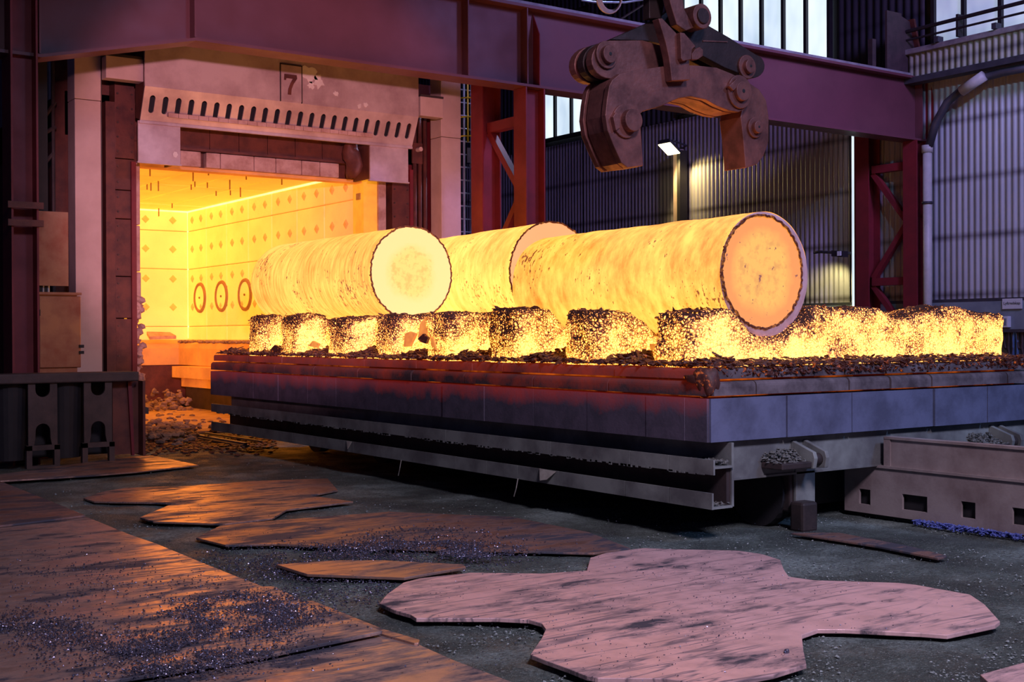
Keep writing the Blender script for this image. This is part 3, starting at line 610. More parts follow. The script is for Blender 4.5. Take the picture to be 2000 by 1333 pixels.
for k, (u, v) in enumerate(((391, 582), (433, 579), (479, 576))):
    c = at(u, v, X=IX - .03); r = .38
    o = obj('burner_port', MB().tube([(c.x, c.y + r * math.cos(a), c.z + r * math.sin(a)) for a in [2 * math.pi * i / 28 for i in range(28)]], .05, 8, True), 'port_ring', fn, smooth=True)
    obj('port_throat', MB().cyl((c.x + .005, c.y, c.z), (c.x - .012, c.y, c.z), r - .02, 28), 'lining', o)
    obj('burner_tip', MB().cyl((c.x, c.y, c.z), (c.x - .04, c.y, c.z), .03, 8), 'pin', o)
# ledge round the hearth, sand seal and hearth floor
obj('rear_ledge', MB().prism([(7.6, IB, 1.84), (7.6, IB - .45, 1.74), (7.6, IB - .55, 1.62), (7.6, IB - .55, 1.16), (7.6, IB, 1.16)], (IX - 7.6, 0, 0)), 'ledge', fn)
for k in range(5):
    y0 = FY + .5 + k * 2.02; obj('side_ledge', MB().prism([(IX, y0, 1.84), (IX - .45, y0, 1.74), (IX - .5, y0, 1.62), (IX - .5, y0, 1.16), (IX, y0, 1.16)], (0, 2.0, 0)), 'ledge', fn)
obj('sand_seal', box(IX - 1.0, IX - .1, FY + .5, 32.9, .84, 1.14), 'ledge', fn); obj('sand_seal_foot', box(IX - .85, IX - .1, FY + .5, 32.6, .60, .84), 'ledge', fn)
obj('seal_pit', box(IX - .8, IX - .1, FY + .5, 32.4, 0, .60), 'dark_steel', fn)
obj('hearth_sand', box(7.6, IX - .8, FY + .3, IB - .5, 0, .04), 'sand', fn)
obj('rear_footing', box(7.6, IX, IB - .5, IB, 0, 1.16), 'rust_plate', fn)
random.seed(5); mb = MB()
for k in range(420):
    x = random.uniform(7.9, 12.6); yv = IB - .5 - abs(random.gauss(0, .5)); mb.rock((x, yv, random.uniform(1.72, 1.86) if yv > IB - .5 else .1), random.uniform(.04, .14), random.uniform(.04, .12), random.uniform(.03, .07), k, k)
for k in range(160): mb.rock((IX - random.uniform(.03, .42), random.uniform(24.5, IB - .4), 1.80), .08, .1, .045, k, k)
for k in range(330):
    x = random.uniform(7.9, 11.9); yv = random.gauss(32.0, .8); h = max(0, .55 - abs(yv - 32.3) * .3); mb.rock((x, min(yv, 33.6), h * random.random()), random.uniform(.03, .13), random.uniform(.03, .12), random.uniform(.03, .08), k, k)
for k in range(40): mb.rock((random.uniform(7.9, 11), random.uniform(25, 31), .05), random.uniform(.03, .12), .07, .04, k, k)
obj('refractory_rubble', mb, 'rubble', fn, kind='stuff')
b = at(352, 668, Y=IB - .5); obj('fallen_slab', MB().prism([(b.x - .9, IB - .6, 1.86), (b.x - .15, IB - .6, 1.88), (b.x - .2, IB - .25, 1.98), (b.x - .85, IB - .2, 2.0)], (0, 0, .09)), 'refr', fn)
# front: jamb blocks, bolted plates, lintel
def jamb(x0, x1, side):
    zz = [0, .9, 1.5, 2.3, 3.2, 4.1, ZT]; random.seed(side)
    for i, (a, b) in enumerate(zip(zz, zz[1:])):
        o = obj('jamb_block', box(x0 + (random.uniform(0, .04) if side == 2 else 0), x1 - (random.uniform(0, .05) if side == 1 else 0) - (.10 if side == 1 and 1 <= i <= 2 else 0), FY, FY + .5, a + .008, b - .008), 'refr', fn, bevel=.02)
jamb(XL - .22, XL, 1); jamb(XR - .02, XR + .2, 2)
obj('jamb_lining', box(IX - .05, XR - .02, FY + .02, FY + .5, 1.5, ZT), 'jamb_lining', fn)
for z in (3.1, 4.0, 4.9): obj('anchor_plate', box(IX - .075, IX - .05, FY + .15, FY + .32, z, z + .14), 'port_ring', fn)
random.seed(9); mb = MB()
for k in range(60): mb.rock((XL - random.uniform(-.02, .14), FY + random.uniform(-.05, .3), random.uniform(1.0, 2.7)), .07, .08, .07, k, k)
obj('spalled_lining', mb, 'refr', fn, kind='stuff')
def bolted(x0, x1, z0, z1, y=FY - .02):
    o = obj('seal_plate', box(x0, x1, y - .04, y + .3, z0 + .008, z1 - .008), 'rust_plate', fn, bevel=.006)
    nb = max(2, round((z1 - z0) / .3))
    for xx in (x0 + .05, x1 - .05):
        for i in range(nb): piece('bolt', 'bolt', lambda: MB().cyl((0, 0, 0), (0, -.02, 0), .022, 6), 'bolt', o, (xx, y - .04, z0 + (i + .5) * (z1 - z0) / nb))
x0, x1 = at(224, 500, Y=FY).x, at(262, 500, Y=FY).x
for a, b in ((0, 2.3), (2.3, 3.1), (3.1, 4.2), (4.2, 4.75), (4.75, 5.35), (5.35, 7.0)): bolted(x0, x1, a, b)
obj('guide_rib', box(x1 + .01, XL - .23, FY - .12, FY + .2, 0, 5.3), 'red_steel', fn)
obj('guide_rail', box(at(203, 500, Y=FY).x, at(221, 500, Y=FY).x, FY - .15, FY + .2, 0, 6.4), 'rust_plate', fn)
obj('front_shell', box(6.4, 7.7, FY + .3, FY + .5, 0, 7.6), 'rust_plate', fn); obj('front_shell', box(XR + .2, 14.9, FY + .3, FY + .5, 0, 7.6), 'red_steel', fn)
obj('front_shell', box(7.7, XR + .2, FY + .35, FY + .5, ZT, 7.6), 'rust_plate', fn)
x0, x1 = at(764, 430, Y=FY).x, at(797, 430, Y=FY).x
for a, b in ((0, 2.6), (2.6, 4.1), (4.1, 5.3)): bolted(x0, x1, a, b)
obj('guide_rib', box(x1, x1 + .08, FY - .1, FY + .3, 0, 5.6), 'red_steel', fn)
for u in (808, 818, 828): obj('guide_rod', MB().cyl((at(u, 400, Y=FY).x, FY - .05, 0), (at(u, 400, Y=FY).x, FY - .05, 7), .05, 10), 'rust_plate', fn, smooth=True)
c = at(820, 292, Y=FY - .2); obj('rod_clamp', MB().cyl((c.x, c.y + .1, c.z), (c.x, c.y - .05, c.z), .05, 12), 'pale_post', fn); obj('rod_clamp_plate', box(c.x - .13, c.x + .13, FY - .1, FY - .06, c.z - .3, c.z + .15), 'rust_plate', fn)
obj('corner_angle', box(at(842, 400, Y=FY).x, at(852, 400, Y=FY).x, FY - .2, FY + .3, 0, 7.2), 'red_steel', fn)
# lintel: bricks, bolted dark plates above, sloping brick soffit
lx = [8.35, 8.62, 8.72, 9.15, 9.25, 9.55, 10.27, 10.75, 11.33, 11.75, 12.2]
for a, b in zip(lx, lx[1:]):
    gap = (abs(a - 8.62) < .01 or abs(a - 9.15) < .01)
    obj('lintel_brick', box(a + .006, b - .006, FY - .02 + (.12 if gap else 0), FY + .35, ZT - .02, ZT + .28), 'rust_plate' if gap else 'refr', fn, bevel=.015)
obj('lintel_beam', box(7.7, XR + .2, FY + .1, FY + .4, ZT - .08, ZT - .02), 'ledge', fn)
obj('lintel_ledge', box(8.1, 12.6, FY - .05, FY + .1, ZT + .29, ZT + .34), 'rust_plate', fn)
for k in range(7):
    a = 8.1 + k * .62; o = obj('lintel_plate', box(a + .006, a + .614, FY + .02, FY + .12, ZT + .34, ZT + .92), 'rust_plate', fn)
    for q in (.16, .46): piece('bolt', 'bolt', lambda: MB().cyl((0, 0, 0), (0, -.02, 0), .022, 6), 'bolt', o, (a + q, FY + .02, ZT + .78))
for k in range(5):
    a = 8.15 + k * .87; obj('soffit_brick', MB().prism([(a + .006, FY - .25, ZT + .86), (a + .006, FY + .05, ZT + .90), (a + .006, FY + .05, ZT + 1.05), (a + .006, FY - .25, ZT + .98)], (.858, 0, 0)), 'refr', fn, bevel=.02)
for k in range(22):
    a = 8.15 + k * .198; obj('soffit_tile', MB().prism([(a + .004, FY - .95, ZT + .74), (a + .004, FY - .26, ZT + .93), (a + .004, FY - .26, ZT + 1.0), (a + .004, FY - .95, ZT + .82)], (.19, 0, 0)), 'refr', fn)
obj('burnt_lump', MB().rock((12.32, FY - .35, ZT + .35), .16, .22, .42, 4, .3, 3), 'rust_plate', fn, smooth=True)
# guide posts
for u0, u1, v, lab in ((147, 198, 400, 'pale steel post left of the furnace mouth'), (862, 900, 300, 'pale steel post right of the furnace mouth, behind the left ingot')):
    x0, x1 = at(u0, v, Y=23.0).x, at(u1, v, Y=23.0).x
    t = thing('door_post', ((x0 + x1) / 2, 23.2, 0), lab, 'post', 'door posts')
    obj('lower_length', box(x0, x1, 23.0, 23.45, 0, 6.28), 'pale_post', t, bevel=.01); obj('upper_length', box(x0 - .004, x1 + .004, 22.996, 23.45, 6.29, 9), 'pale_post', t, bevel=.01)
    if u0 < 500: obj('side_channel', box(x1, x1 + .05, 23.1, 23.5, 0, 7.5), 'dark_steel', t)
# ------------------------------------------------------------------ door with hood
HY = 22.6
dr = thing('furnace_door', (10.5, HY, 5.2), 'raised heat tinted steel furnace door with slotted hood and number seven', 'door')
hx0, hx1, hz, lz, ly = 7.66, 13.52, 6.575, 5.98, HY + .28
obj('upper_sheet', box(hx0, hx1, HY, HY + .05, hz, 8.2), 'hood_steel', dr)
# slotted sheet with real slots
ns = 23; mb = MB(); cw = (hx1 - hx0 - .1) / ns
def slanted(x, t): return Vector((x, HY + (ly - HY) * t, hz + (lz - hz) * t))
for k in range(ns):
    xa = hx0 + .05 + k * cw; xb = xa + cw; cx = (xa + xb) / 2; n = 16; inner = []; outer = []
    for i in range(n):
        a = 2 * math.pi * i / n; ex = .053 * math.cos(a); et = .088 * math.sin(a) + (.17 if math.sin(a) >= 0 else -.17)
        inner.append(slanted(cx + ex, .5 - et)); sx = math.cos(a); st = math.sin(a); q = max(abs(sx), abs(st)); outer.append(slanted(cx + sx / q * cw / 2, .5 - st / q * .5))
    q = len(mb.v); off = Vector((0, .03, .012)); mb.v += inner + outer + [p + off for p in inner] + [p + off for p in outer]
    for i in range(n):
        j = (i + 1) % n; mb.f += [(q + i, q + j, q + n + j, q + n + i), (q + 2 * n + i, q + 3 * n + i, q + 3 * n + j, q + 2 * n + j), (q + i, q + 2 * n + i, q + 2 * n + j, q + j)]
mb.prism([slanted(hx0, 0), slanted(hx0 + .05, 0), slanted(hx0 + .05, 1), slanted(hx0, 1)], (0, .03, .012)); mb.prism([slanted(hx1 - .05, 0), slanted(hx1, 0), slanted(hx1, 1), slanted(hx1 - .05, 1)], (0, .03, .012))
obj('slotted_sheet', mb, 'hood_steel', dr)
obj('inner_box', box(hx0 + .06, hx1 - .06, HY + .32, HY + .6, 6.15, 8), 'black_iron', dr)
for x in (hx0 + .02, hx1 - .05): obj('cheek_plate', MB().prism([(x, HY + .05, 8), (x, HY + .05, hz), (x, ly, lz), (x, HY + .6, lz + .1), (x, HY + .6, 8)], (.03, 0, 0)), 'rust_plate', dr)
obj('lip', box(hx0 - .02, hx1 + .0, ly - .02, ly + .05, lz - .05, lz), 'hood_steel', dr)
for u0, u1, v0, v1 in ((270, 352, 235, 315), (723, 797, 288, 350)):
    p, q = at(u0, v1, Y=ly + .02), at(u1, v0, Y=ly + .02)
    obj('flap', box(p.x, q.x, ly + .02, ly + .06, 5.22, lz), 'hood_steel', dr); obj('flap_edge', box(p.x - .02, q.x + .02, ly, ly + .08, 5.19, 5.22), 'hood_steel', dr)
    xx = q.x - .05 if u0 < 500 else p.x; obj('flap_return', box(xx, xx + .05, ly + .06, FY - .05, 5.24, lz), 'rust_plate', dr)
for u0, u1, v0, v1 in ((206, 279, 115, 152), (820, 864, 192, 226)):
    p, q = at(u0, v1, Y=22.75), at(u1, v0, Y=22.75); o = obj('side_arm', box(p.x, q.x, 22.72, 22.98, p.z, q.z - .02), 'pale_post', dr, bevel=.01)
    obj('arm_cap', box(p.x - .01, q.x, 22.70, 23.0, q.z - .02, q.z + .02), 'dark_steel', dr)
# the number plate and peeled patches of paint
p, q = at(548, 190, Y=HY), at(588, 131, Y=HY)
nb = obj('number_plate', box(p.x, q.x, HY - .022, HY, hz + .02, q.z), 'hood_steel', dr, bevel=.004)
obj('number_frame', MB().box(p.x - .015, p.x, HY - .03, HY, hz, q.z + .02).box(q.x, q.x + .015, HY - .03, HY, hz, q.z + .02).box(p.x - .015, q.x + .015, HY - .03, HY, q.z, q.z + .02), 'dark_steel', dr)
zc = at(567, 165, Y=HY).z; xc = (p.x + q.x) / 2 - .02
seven = [(-.13, .19), (.13, .19), (.14, .12), (.06, 0), (.02, -.1), (.01, -.21), (-.06, -.21), (-.05, -.1), (0, .02), (.05, .11), (-.09, .11), (-.10, .07), (-.14, .07)]
obj('digit_seven', MB().prism([(xc + a, HY - .036, zc + b) for a, b in seven], (0, .014, 0)), 'rust_plate', nb)
random.seed(21)
for cu, cv, r in ((604, 146, .19), (622, 160, .13), (607, 166, .08), (656, 183, .055), (702, 208, .05), (714, 204, .05)):
    c = at(cu, cv, Y=HY); pts = []
    for i in range(15):
        a = 2 * math.pi * i / 15; rr = r * random.uniform(.55, 1.25); pts.append((c.x + rr * math.cos(a), HY - .008, c.z + rr * math.sin(a)))
    obj('paint_flake', MB().prism(pts, (0, .007, 0)), 'white_paint', dr, label='peeled white paint flake')
c = at(343, 302, Y=ly); obj('paint_flake', MB().prism([(c.x + .05 * math.cos(i), ly + .01, c.z + .06 * math.sin(i)) for i in range(6)], (0, .01, 0)), 'white_paint', dr)
# ------------------------------------------------------------------ left side: cabinet, panel, sheet, stand
c0, c1 = at(72, 727, Y=20.6), at(157, 572, Y=20.6)
t = thing('control_cabinet', ((c0.x + c1.x) / 2, 20.75, 0), 'scorched orange brown steel cabinet behind the iron stand', 'cabinet')
obj('body', box(c0.x, c1.x - .05, 20.62, 20.95, .0, c1.z - .03), 'cabinet', t); obj('door', box(c0.x + .04, c1.x, 20.585, 20.615, 1.45, c1.z - .06), 'cabinet', t, bevel=.012)
obj('top_lip', box(c0.x - .01, c1.x + .01, 20.56, 20.97, c1.z - .04, c1.z), 'cabinet', t); obj('hinge', box(c0.x + .02, c0.x + .05, 20.56, 20.6, c0.z + .9, c0.z + 1.0), 'black_iron', t)
for z in (c0.z + .28, c0.z + .38): obj('latch', box(c1.x - .03, c1.x + .04, 20.55, 20.6, z, z + .05), 'black_iron', t)
p, q = at(70, 558, Y=20.9), at(133, 415, Y=20.9)
t = thing('junction_panel', ((p.x + q.x) / 2, 21, p.z), 'flat rusty panel hanging above the scorched cabinet', 'panel')
obj('sheet', box(p.x, q.x, 20.9, 20.95, p.z, q.z), 'cabinet', t); obj('back_frame', box(p.x + .05, p.x + .22, 20.98, 21.1, 2.62, 7.2), 'black_iron', t)
for du in (14, 24): x = at(70 + du, 560, Y=21).x; obj('conduit', MB().cyl((x, 21.0, 2.6), (x, 21.0, p.z + .1), .025, 8), 'ladder_steel', t)
for k, (v0, v1) in enumerate(((120, 270), (270, 330), (330, 410), (410, 560))):
    p, q = at(116, v1, Y=24.5), at(150, v0, Y=24.5)
    o = obj('side_sheet', box(p.x, q.x + .3, 24.5, 24.54, p.z, q.z - .02), 'blue_sheet', fn, label='bluish steel sheet left of the pale post')
    for zz in (p.z + .15, q.z - .2): piece('bolt', 'bolt2', lambda: MB().cyl((0, 0, 0), (0, -.03, 0), .03, 6), 'sign_white', o, (p.x + .12, 24.5, zz))
t = thing('stair_frame', (5.4, 24, 0), 'thin dark steel frame with braces between the corner column and the blue sheets', 'frame')
for u in (82, 104): x = at(u, 300, Y=23.5).x; obj('upright', MB().cyl((x, 23.5, 0), (x, 23.5, 7), .035, 8), 'stand_iron', t)
for (ua, va, ub, vb) in ((70, 270, 108, 248), (72, 335, 104, 300), (78, 240, 108, 200)): obj('brace', MB().cyl(at(ua, va, Y=23.5), at(ub, vb, Y=23.5), .04, 8), 'stand_iron', t)
# cast iron stand with cut-out legs
SY = 19.05
t = thing('iron_stand', (4.9, SY, 0), 'heavy dark iron stand with arched cut out legs at the left edge', 'stand')
x0, x1 = at(-60, 740, Y=SY).x, at(270, 740, Y=SY).x; zb, zt = at(135, 748, Y=SY).z, at(135, 729, Y=SY).z
obj('top_bar', box(x0, x1, SY - .05, SY + .5, zb, zt), 'stand_iron', t, bevel=.02)
def leg_mb(cx, w):
    """plate with a round notch on top, an arch below and a low opening between two feet"""
    h = w / 2; pts = [(-h, 0), (-h, zb)] + [(-.55 * h, zb)] + arc((0, zb - .12), .55 * h, 180, 360, 8) + [(.55 * h, zb), (h, zb), (h, 0), (.78 * h, 0), (.78 * h, .22), (-.78 * h, .22), (-.78 * h, 0)]
    mb = MB()
    # built as strips so that the arch is a real hole
    mb.prism([(cx - h, SY, .34), (cx - h, SY, zb)] + [(cx - .5 * h, SY, zb)] + [(cx + a, SY, z) for a, z in arc((0, zb - .10), .5 * h, 180, 360, 10)] + [(cx + .5 * h, SY, zb), (cx + h, SY, zb), (cx + h, SY, .34), (cx + .62 * h, SY, .34), (cx + .52 * h, SY, .45)] + [(cx + a, SY, z) for a, z in arc((0, .56), .5 * h, 0, 180, 10)] + [(cx - .52 * h, SY, .45), (cx - .62 * h, SY, .34)], (0, .06, 0))
    mb.box(cx - h - .03, cx + h + .03, SY - .02, SY + .08, .27, .345); mb.box(cx - h - .03, cx - h + .05, SY - .02, SY + .08, 0, .34); mb.box(cx + h - .05, cx + h + .03, SY - .02, SY + .08, 0, .34); mb.box(cx - h + .05, cx + h - .05, SY - .02, SY + .08, 0, .04)
    return mb
for ua, ub in ((55, 112), (164, 219)):
    a, b = at(ua, 800, Y=SY).x, at(ub, 800, Y=SY).x; obj('leg', leg_mb((a + b) / 2, b - a), 'stand_iron', t)
for ua, ub in ((2, 55), (112, 164)):
    a, b = at(ua, 800, Y=SY).x, at(ub, 800, Y=SY).x
    obj('drum', MB().cyl(((a + b) / 2, SY + .35, .12), ((a + b) / 2, SY + .35, zb), (b - a) / 2 + .04, 24, (b - a) / 2 + .08), 'black_iron', t, smooth=False)
a, b = at(220, 800, Y=SY + .2).x, at(255, 800, Y=SY + .2).x
obj('side_plate', box(a, b + .12, SY + .2, SY + .26, .12, zb), 'rust_plate', t); obj('side_rib', MB().prism([(b, SY + .14, .1), (b + .04, SY + .14, .1), (b + .0, SY + .14, zb), (b - .06, SY + .14, zb)], (0, .06, 0)), 'red_steel', t)
obj('added_dark_sheet', box(x0, b + .1, SY + .46, SY + .5, .12, zb), 'black_iron', t)  # added black sheet that darkens the gaps behind the legs
p = at(283, 797, Y=SY + .3); obj('side_stub', MB().prism([p + Vector((-.3, 0, -.08)), p + Vector((.06, 0, -.10)), p + Vector((.06, 0, .0)), p + Vector((-.3, 0, .1))], (0, .2, 0)), 'dark_steel', t)
obj('end_plate', box(b + .12, b + .16, SY - .02, SY + .5, .1, zb), 'rust_plate', t)
# ================================================================== BOGIE
BX0, BX1, BY0, BY1 = 8.1, 13.45, 8.345, 20.57
bg = thing('furnace_bogie', ((BX0 + BX1) / 2, 14.5, 0), 'long low furnace car with tiled skirt carrying the glowing ingots', 'bogie')
obj('deck', box(BX0 + .15, BX1 - .15, BY0 + .15, BY1 - .1, 1.56, 1.60), 'hot_deck', bg)
obj('deck_core', box(BX0 + .2, BX1 - .2, BY0 + .2, BY1 - .2, 1.35, 1.56), 'joint_glow', bg); obj('core_frame', box(BX0 + .19, BX1 - .19, BY0 + .19, BY1 - .19, .95, 1.35), 'black_iron', bg)
def yb(u): return at(u, 700, X=BX0).y
def xb(u): return at(u, 800, Y=BY0).x
def course(name, seams, z0, z1, inset, mat, nose, side):
    for a, b in zip(seams, seams[1:]):
        gp = (.003 if side == 'x' else .008) if name == 'skirt_panel' else .012; lo, hi = min(a, b) + gp, max(a, b) - gp; j = random.uniform(-.012, .012); i = inset + j
        r = nose
        prof = [(i, z0 + .012), (i, z1 - .012 - r)] + ([(i + r * (1 - math.cos(t)), z1 - .012 - r + r * math.sin(t)) for t in (.4, .8, 1.2, 1.57)] if r else [(i, z1 - .012)]) + [(i + .35, z1 - .012), (i + .35, z0 + .012)]
        if side == 'x': mb = MB().prism([(BX0 + p, lo, z) for p, z in prof], (0, hi - lo, 0))
        else: mb = MB().prism([(lo, BY0 + p, z) for p, z in prof], (hi - lo, 0, 0))
        obj(name, mb, mat, bg)
random.seed(4)
sA = [BY1] + [yb(u) for u in (478, 545, 618, 706, 807, 915, 973, 1045, 1192)] + [BY0 + .06]
sB = [BY1] + [yb(u) for u in (474, 537, 614, 700, 804, 905, 1040, 1187)] + [BY0 + .03]
sC = [BY1] + [yb(u) for u in (495, 543, 600, 655, 735, 865, 946, 1041, 1146, 1262, 1338)] + [BY0 + .02]
course('deck_brick', sA, 1.515, 1.64, .055, 'course_hot', .03, 'x'); course('nosing_brick', sB, 1.36, 1.515, -.005, 'course_hot', .05, 'x'); course('skirt_panel', sC, .93, 1.36, .0, 'panel_hot', 0, 'x')
eA = [BX0 + .06] + [xb(u) for u in (1478, 1660, 1740, 1820, 1968)] + [BX1]; eC = [BX0 + .02] + [xb(u) for u in (1536, 1663, 1746, 1824, 1927)] + [BX1]
course('deck_brick', eA, 1.515, 1.64, .055, 'course_cool', .03, 'y'); course('nosing_brick', eA, 1.36, 1.515, .0, 'course_cool', .05, 'y'); course('skirt_panel', eC, .93, 1.36, .0, 'panel_cool', 0, 'y')
obj('corner_clinker', MB().rock((BX0 + .07, BY0 + .08, 1.50), .10, .12, .13, 3, 0, 3).rock((BX0 + .02, BY0 + .2, 1.53), .06, .14, .05, 8, 0, 2), 'slag', bg, smooth=True)
# side beams: two channels of plates, torn lower edge on the upper one
sU = [BY1] + [yb(u) for u in (870, 1075, 1230, 1305)] + [8.28]
for a, b in zip(sU, sU[1:]): obj('upper_beam_plate', box(BX0, BX0 + .02, min(a, b) + .004, max(a, b) - .004, .645, .785), 'bogie_beam', bg)
obj('upper_beam_shelf', box(BX0 + .02, BX0 + .27, 8.29, BY1, .70, .72), 'bogie_beam', bg)
mb = MB(); random.seed(8)
for k in range(150): yy = random.uniform(8.4, 20.3); mb.box(BX0 - .003, BX0 + .018, yy, yy + random.uniform(.02, .1), .645 - random.uniform(.005, .022), .65)
obj('torn_edge', mb, 'bogie_beam', bg, kind='stuff')
sL = [BY1] + [yb(u) for u in (570, 690, 832, 890, 950, 1010, 1090, 1220, 1305)] + [8.30]
for a, b in zip(sL, sL[1:]): obj('lower_beam_plate', box(BX0, BX0 + .02, min(a, b) + .004, max(a, b) - .004, .323, .475), 'bogie_beam', bg)
obj('lower_beam_shelf', box(BX0 + .02, BX0 + .27, 8.31, BY1, .323, .345), 'bogie_beam', bg)
obj('inner_beam', box(BX0 + .27, BX0 + .30, 8.32, BY1 - .25, .33, .93), 'bogie_beam', bg)
obj('beam_web', box(BX0 + .22, BX0 + .27, 8.34, BY1 - .3, .34, .70), 'dark_steel', bg); obj('skirt_frame', box(BX0 + .28, BX1 - .05, BY0 + .2, BY1 - .3, .72, .95), 'dark_steel', bg)
y1 = yb(1070); obj('torn_flap', MB().prism([(BX0 - .01, y1 + .15, .48), (BX0 - .01, y1 - .15, .47), (BX0 - .07, y1 - .06, .38), (BX0 - .08, y1 + .05, .36)], (.008, 0, 0)), 'flap_scrap', bg)
y1 = yb(682); obj('torn_flap', MB().prism([(BX0 - .01, y1 + .08, .48), (BX0 - .01, y1 - .08, .475), (BX0 - .05, y1 - .03, .37)], (.008, 0, 0)), 'flap_scrap', bg)
mb = MB(); random.seed(2)
for k in range(160): mb.chip((BX0 + random.uniform(.04, .25), random.uniform(8.32, 8.7), .73 + random.uniform(0, .04)), random.uniform(.012, .03), random)
for k in range(120): mb.chip((BX0 + random.uniform(.04, .25), random.uniform(8.33, 8.7), .35 + random.uniform(0, .02)), random.uniform(.008, .018), random)
obj('dust_heap', mb, 'dust', bg, kind='stuff')
for u, v in ((785, 905), (1013, 940)):
    y1 = at(u, v, X=BX0).y; obj('hanging_wire', MB().tube([(BX0 - .01, y1, .33), (BX0 - .02, y1 + .02, .22), (BX0 - .01, y1 + .08, .12)], .006, 5), 'flap_scrap', bg)
# front end: end beam, tow brackets, axle box and wheel
e0, e1 = at(1425, 935, Y=8.42), at(1725, 893, Y=8.42)
obj('end_beam', box(e0.x, BX1 - .1, 8.42, 8.46, e0.z, .93), 'bogie_beam', bg); obj('end_beam_flange', box(e0.x, BX1 - .1, 8.40, 8.62, e0.z - .02, e0.z), 'bogie_beam', bg)
def tow(u):
    c = at(u, 885, Y=8.3).x
    for dx in (.0, .17):
        obj('tow_cheek', MB().prism([(c + dx, 8.42, .90), (c + dx, 8.14, .80), (c + dx, 8.12, .74), (c + dx, 8.14, .64), (c + dx, 8.42, .62)], (.05, 0, 0)), 'bogie_beam', bg, bevel=.006)
    obj('tow_pin', MB().cyl((c + .02, 8.22, .72), (c + .21, 8.22, .72), .06, 16), 'dark_steel', bg, smooth=True)
    obj('tow_shelf', box(c - .42, c, 8.15, 8.42, .65, .71), 'dark_steel', bg, bevel=.01)
    mb = MB()
    for k in range(240):
        x = c - .42 + .42 * random.random(); yy = 8.42 - abs(random.gauss(0, .11)); yy = max(yy, 8.16); mb.chip((x, yy, .71 + max(0, .12 - (8.42 - yy) * .5) * random.random()), random.uniform(.01, .028), random)
    obj('dust_heap', mb, 'dust', bg, kind='stuff')
tow(1563); tow(1950)
for xx in (9.32, 12.3):
    if xx > 11: obj('wheel', MB().cyl((xx - .06, 8.86, .36), (xx + .1, 8.86, .36), .36, 32), 'black_iron', bg); continue
    obj('axle_box', box(xx - .02, xx + .28, 8.44, 8.80, .18, .70), 'dark_steel', bg, bevel=.02)
    obj('axle_guard', box(xx + .02, xx + .30, 8.40, 8.44, .12, .68), 'bogie_beam', bg, bevel=.01)
    obj('wheel', MB().cyl((xx - .06, 8.86, .36), (xx + .1, 8.86, .36), .36, 32).cyl((xx + .1, 8.86, .36), (xx + .14, 8.86, .36), .31, 32), 'black_iron', bg)
    obj('guard_shoe', box(xx - .06, xx + .16, 8.24, 8.42, .0, .30), 'dark_steel', bg, bevel=.03)
    obj('wheel', MB().cyl((xx - .06, 18.9, .36), (xx + .1, 18.9, .36), .36, 32), 'black_iron', bg)
for k in (1, 2, 3): obj('wheel', MB().cyl((9.26, 8.86 + 2.6 * k, .36), (9.4, 8.86 + 2.6 * k, .36), .36, 24), 'black_iron', bg)
obj('added_dark_box', box(9.75, 13.1, 9.0, BY1 - .5, .12, .72), 'black_iron', bg)  # added black box to keep the space under the bogie dark
# slag flakes lying along the deck edges
random.seed(14); mb = MB()
def flake(x, y, z, s, tilt=.5):
    a = random.random() * 6.28; nrm = Vector((random.gauss(0, tilt * .6), random.gauss(0, tilt * .6), 1)).normalized(); e = Vector((math.cos(a), math.sin(a), 0)); e = (e - nrm * e.dot(nrm)).normalized(); g = nrm.cross(e); c = Vector((x, y, z)); k = random.randint(4, 6)
    ps = [c + (e * math.cos(6.28 * i / k) + g * math.sin(6.28 * i / k) * random.uniform(.4, .9)) * s * random.uniform(.7, 1.2) for i in range(k)]; mb.prism(ps, nrm * s * .18)
for k in range(2000):
    x = BX0 + .07 + abs(random.gauss(0, .20)); y = random.uniform(BY0 + .05, BY1 - .05); flake(x, y, 1.645 + min(.09, (x - BX0) * .22) * random.uniform(.2, 1.1), random.uniform(.02, .085))
for k in range(1700):
    y = BY0 + .05 + abs(random.gauss(0, .16)); x = random.uniform(BX0 + .05, BX1 - .02); flake(x, y, 1.645 + min(.06, (y - BY0) * .2) * random.uniform(.2, 1.1), random.uniform(.015, .05))
for k in range(700):
    x = random.uniform(BX0 + .06, BX1); flake(x, BY0 + .045 + random.uniform(0, .02), random.uniform(1.53, 1.64) + .02, random.uniform(.015, .04), 1.2)
for y0, hh in ((9.75, .12), (11.2, .15), (12.65, .11), (14.05, .13), (15.35, .14), (16.95, .12), (18.45, .15), (19.75, .06)):
    for k in range(200):
        yy = random.gauss(y0, .22); x = BX0 + .12 + random.random() * .65; d = max(0, 1 - abs(yy - y0) / .42); flake(x, yy, 1.66 + hh * d * random.uniform(.1, 1) * min(1, (x - BX0) / .35), random.uniform(.02, .08), .6)
obj('slag_crust', mb, 'slag', bg, kind='stuff')
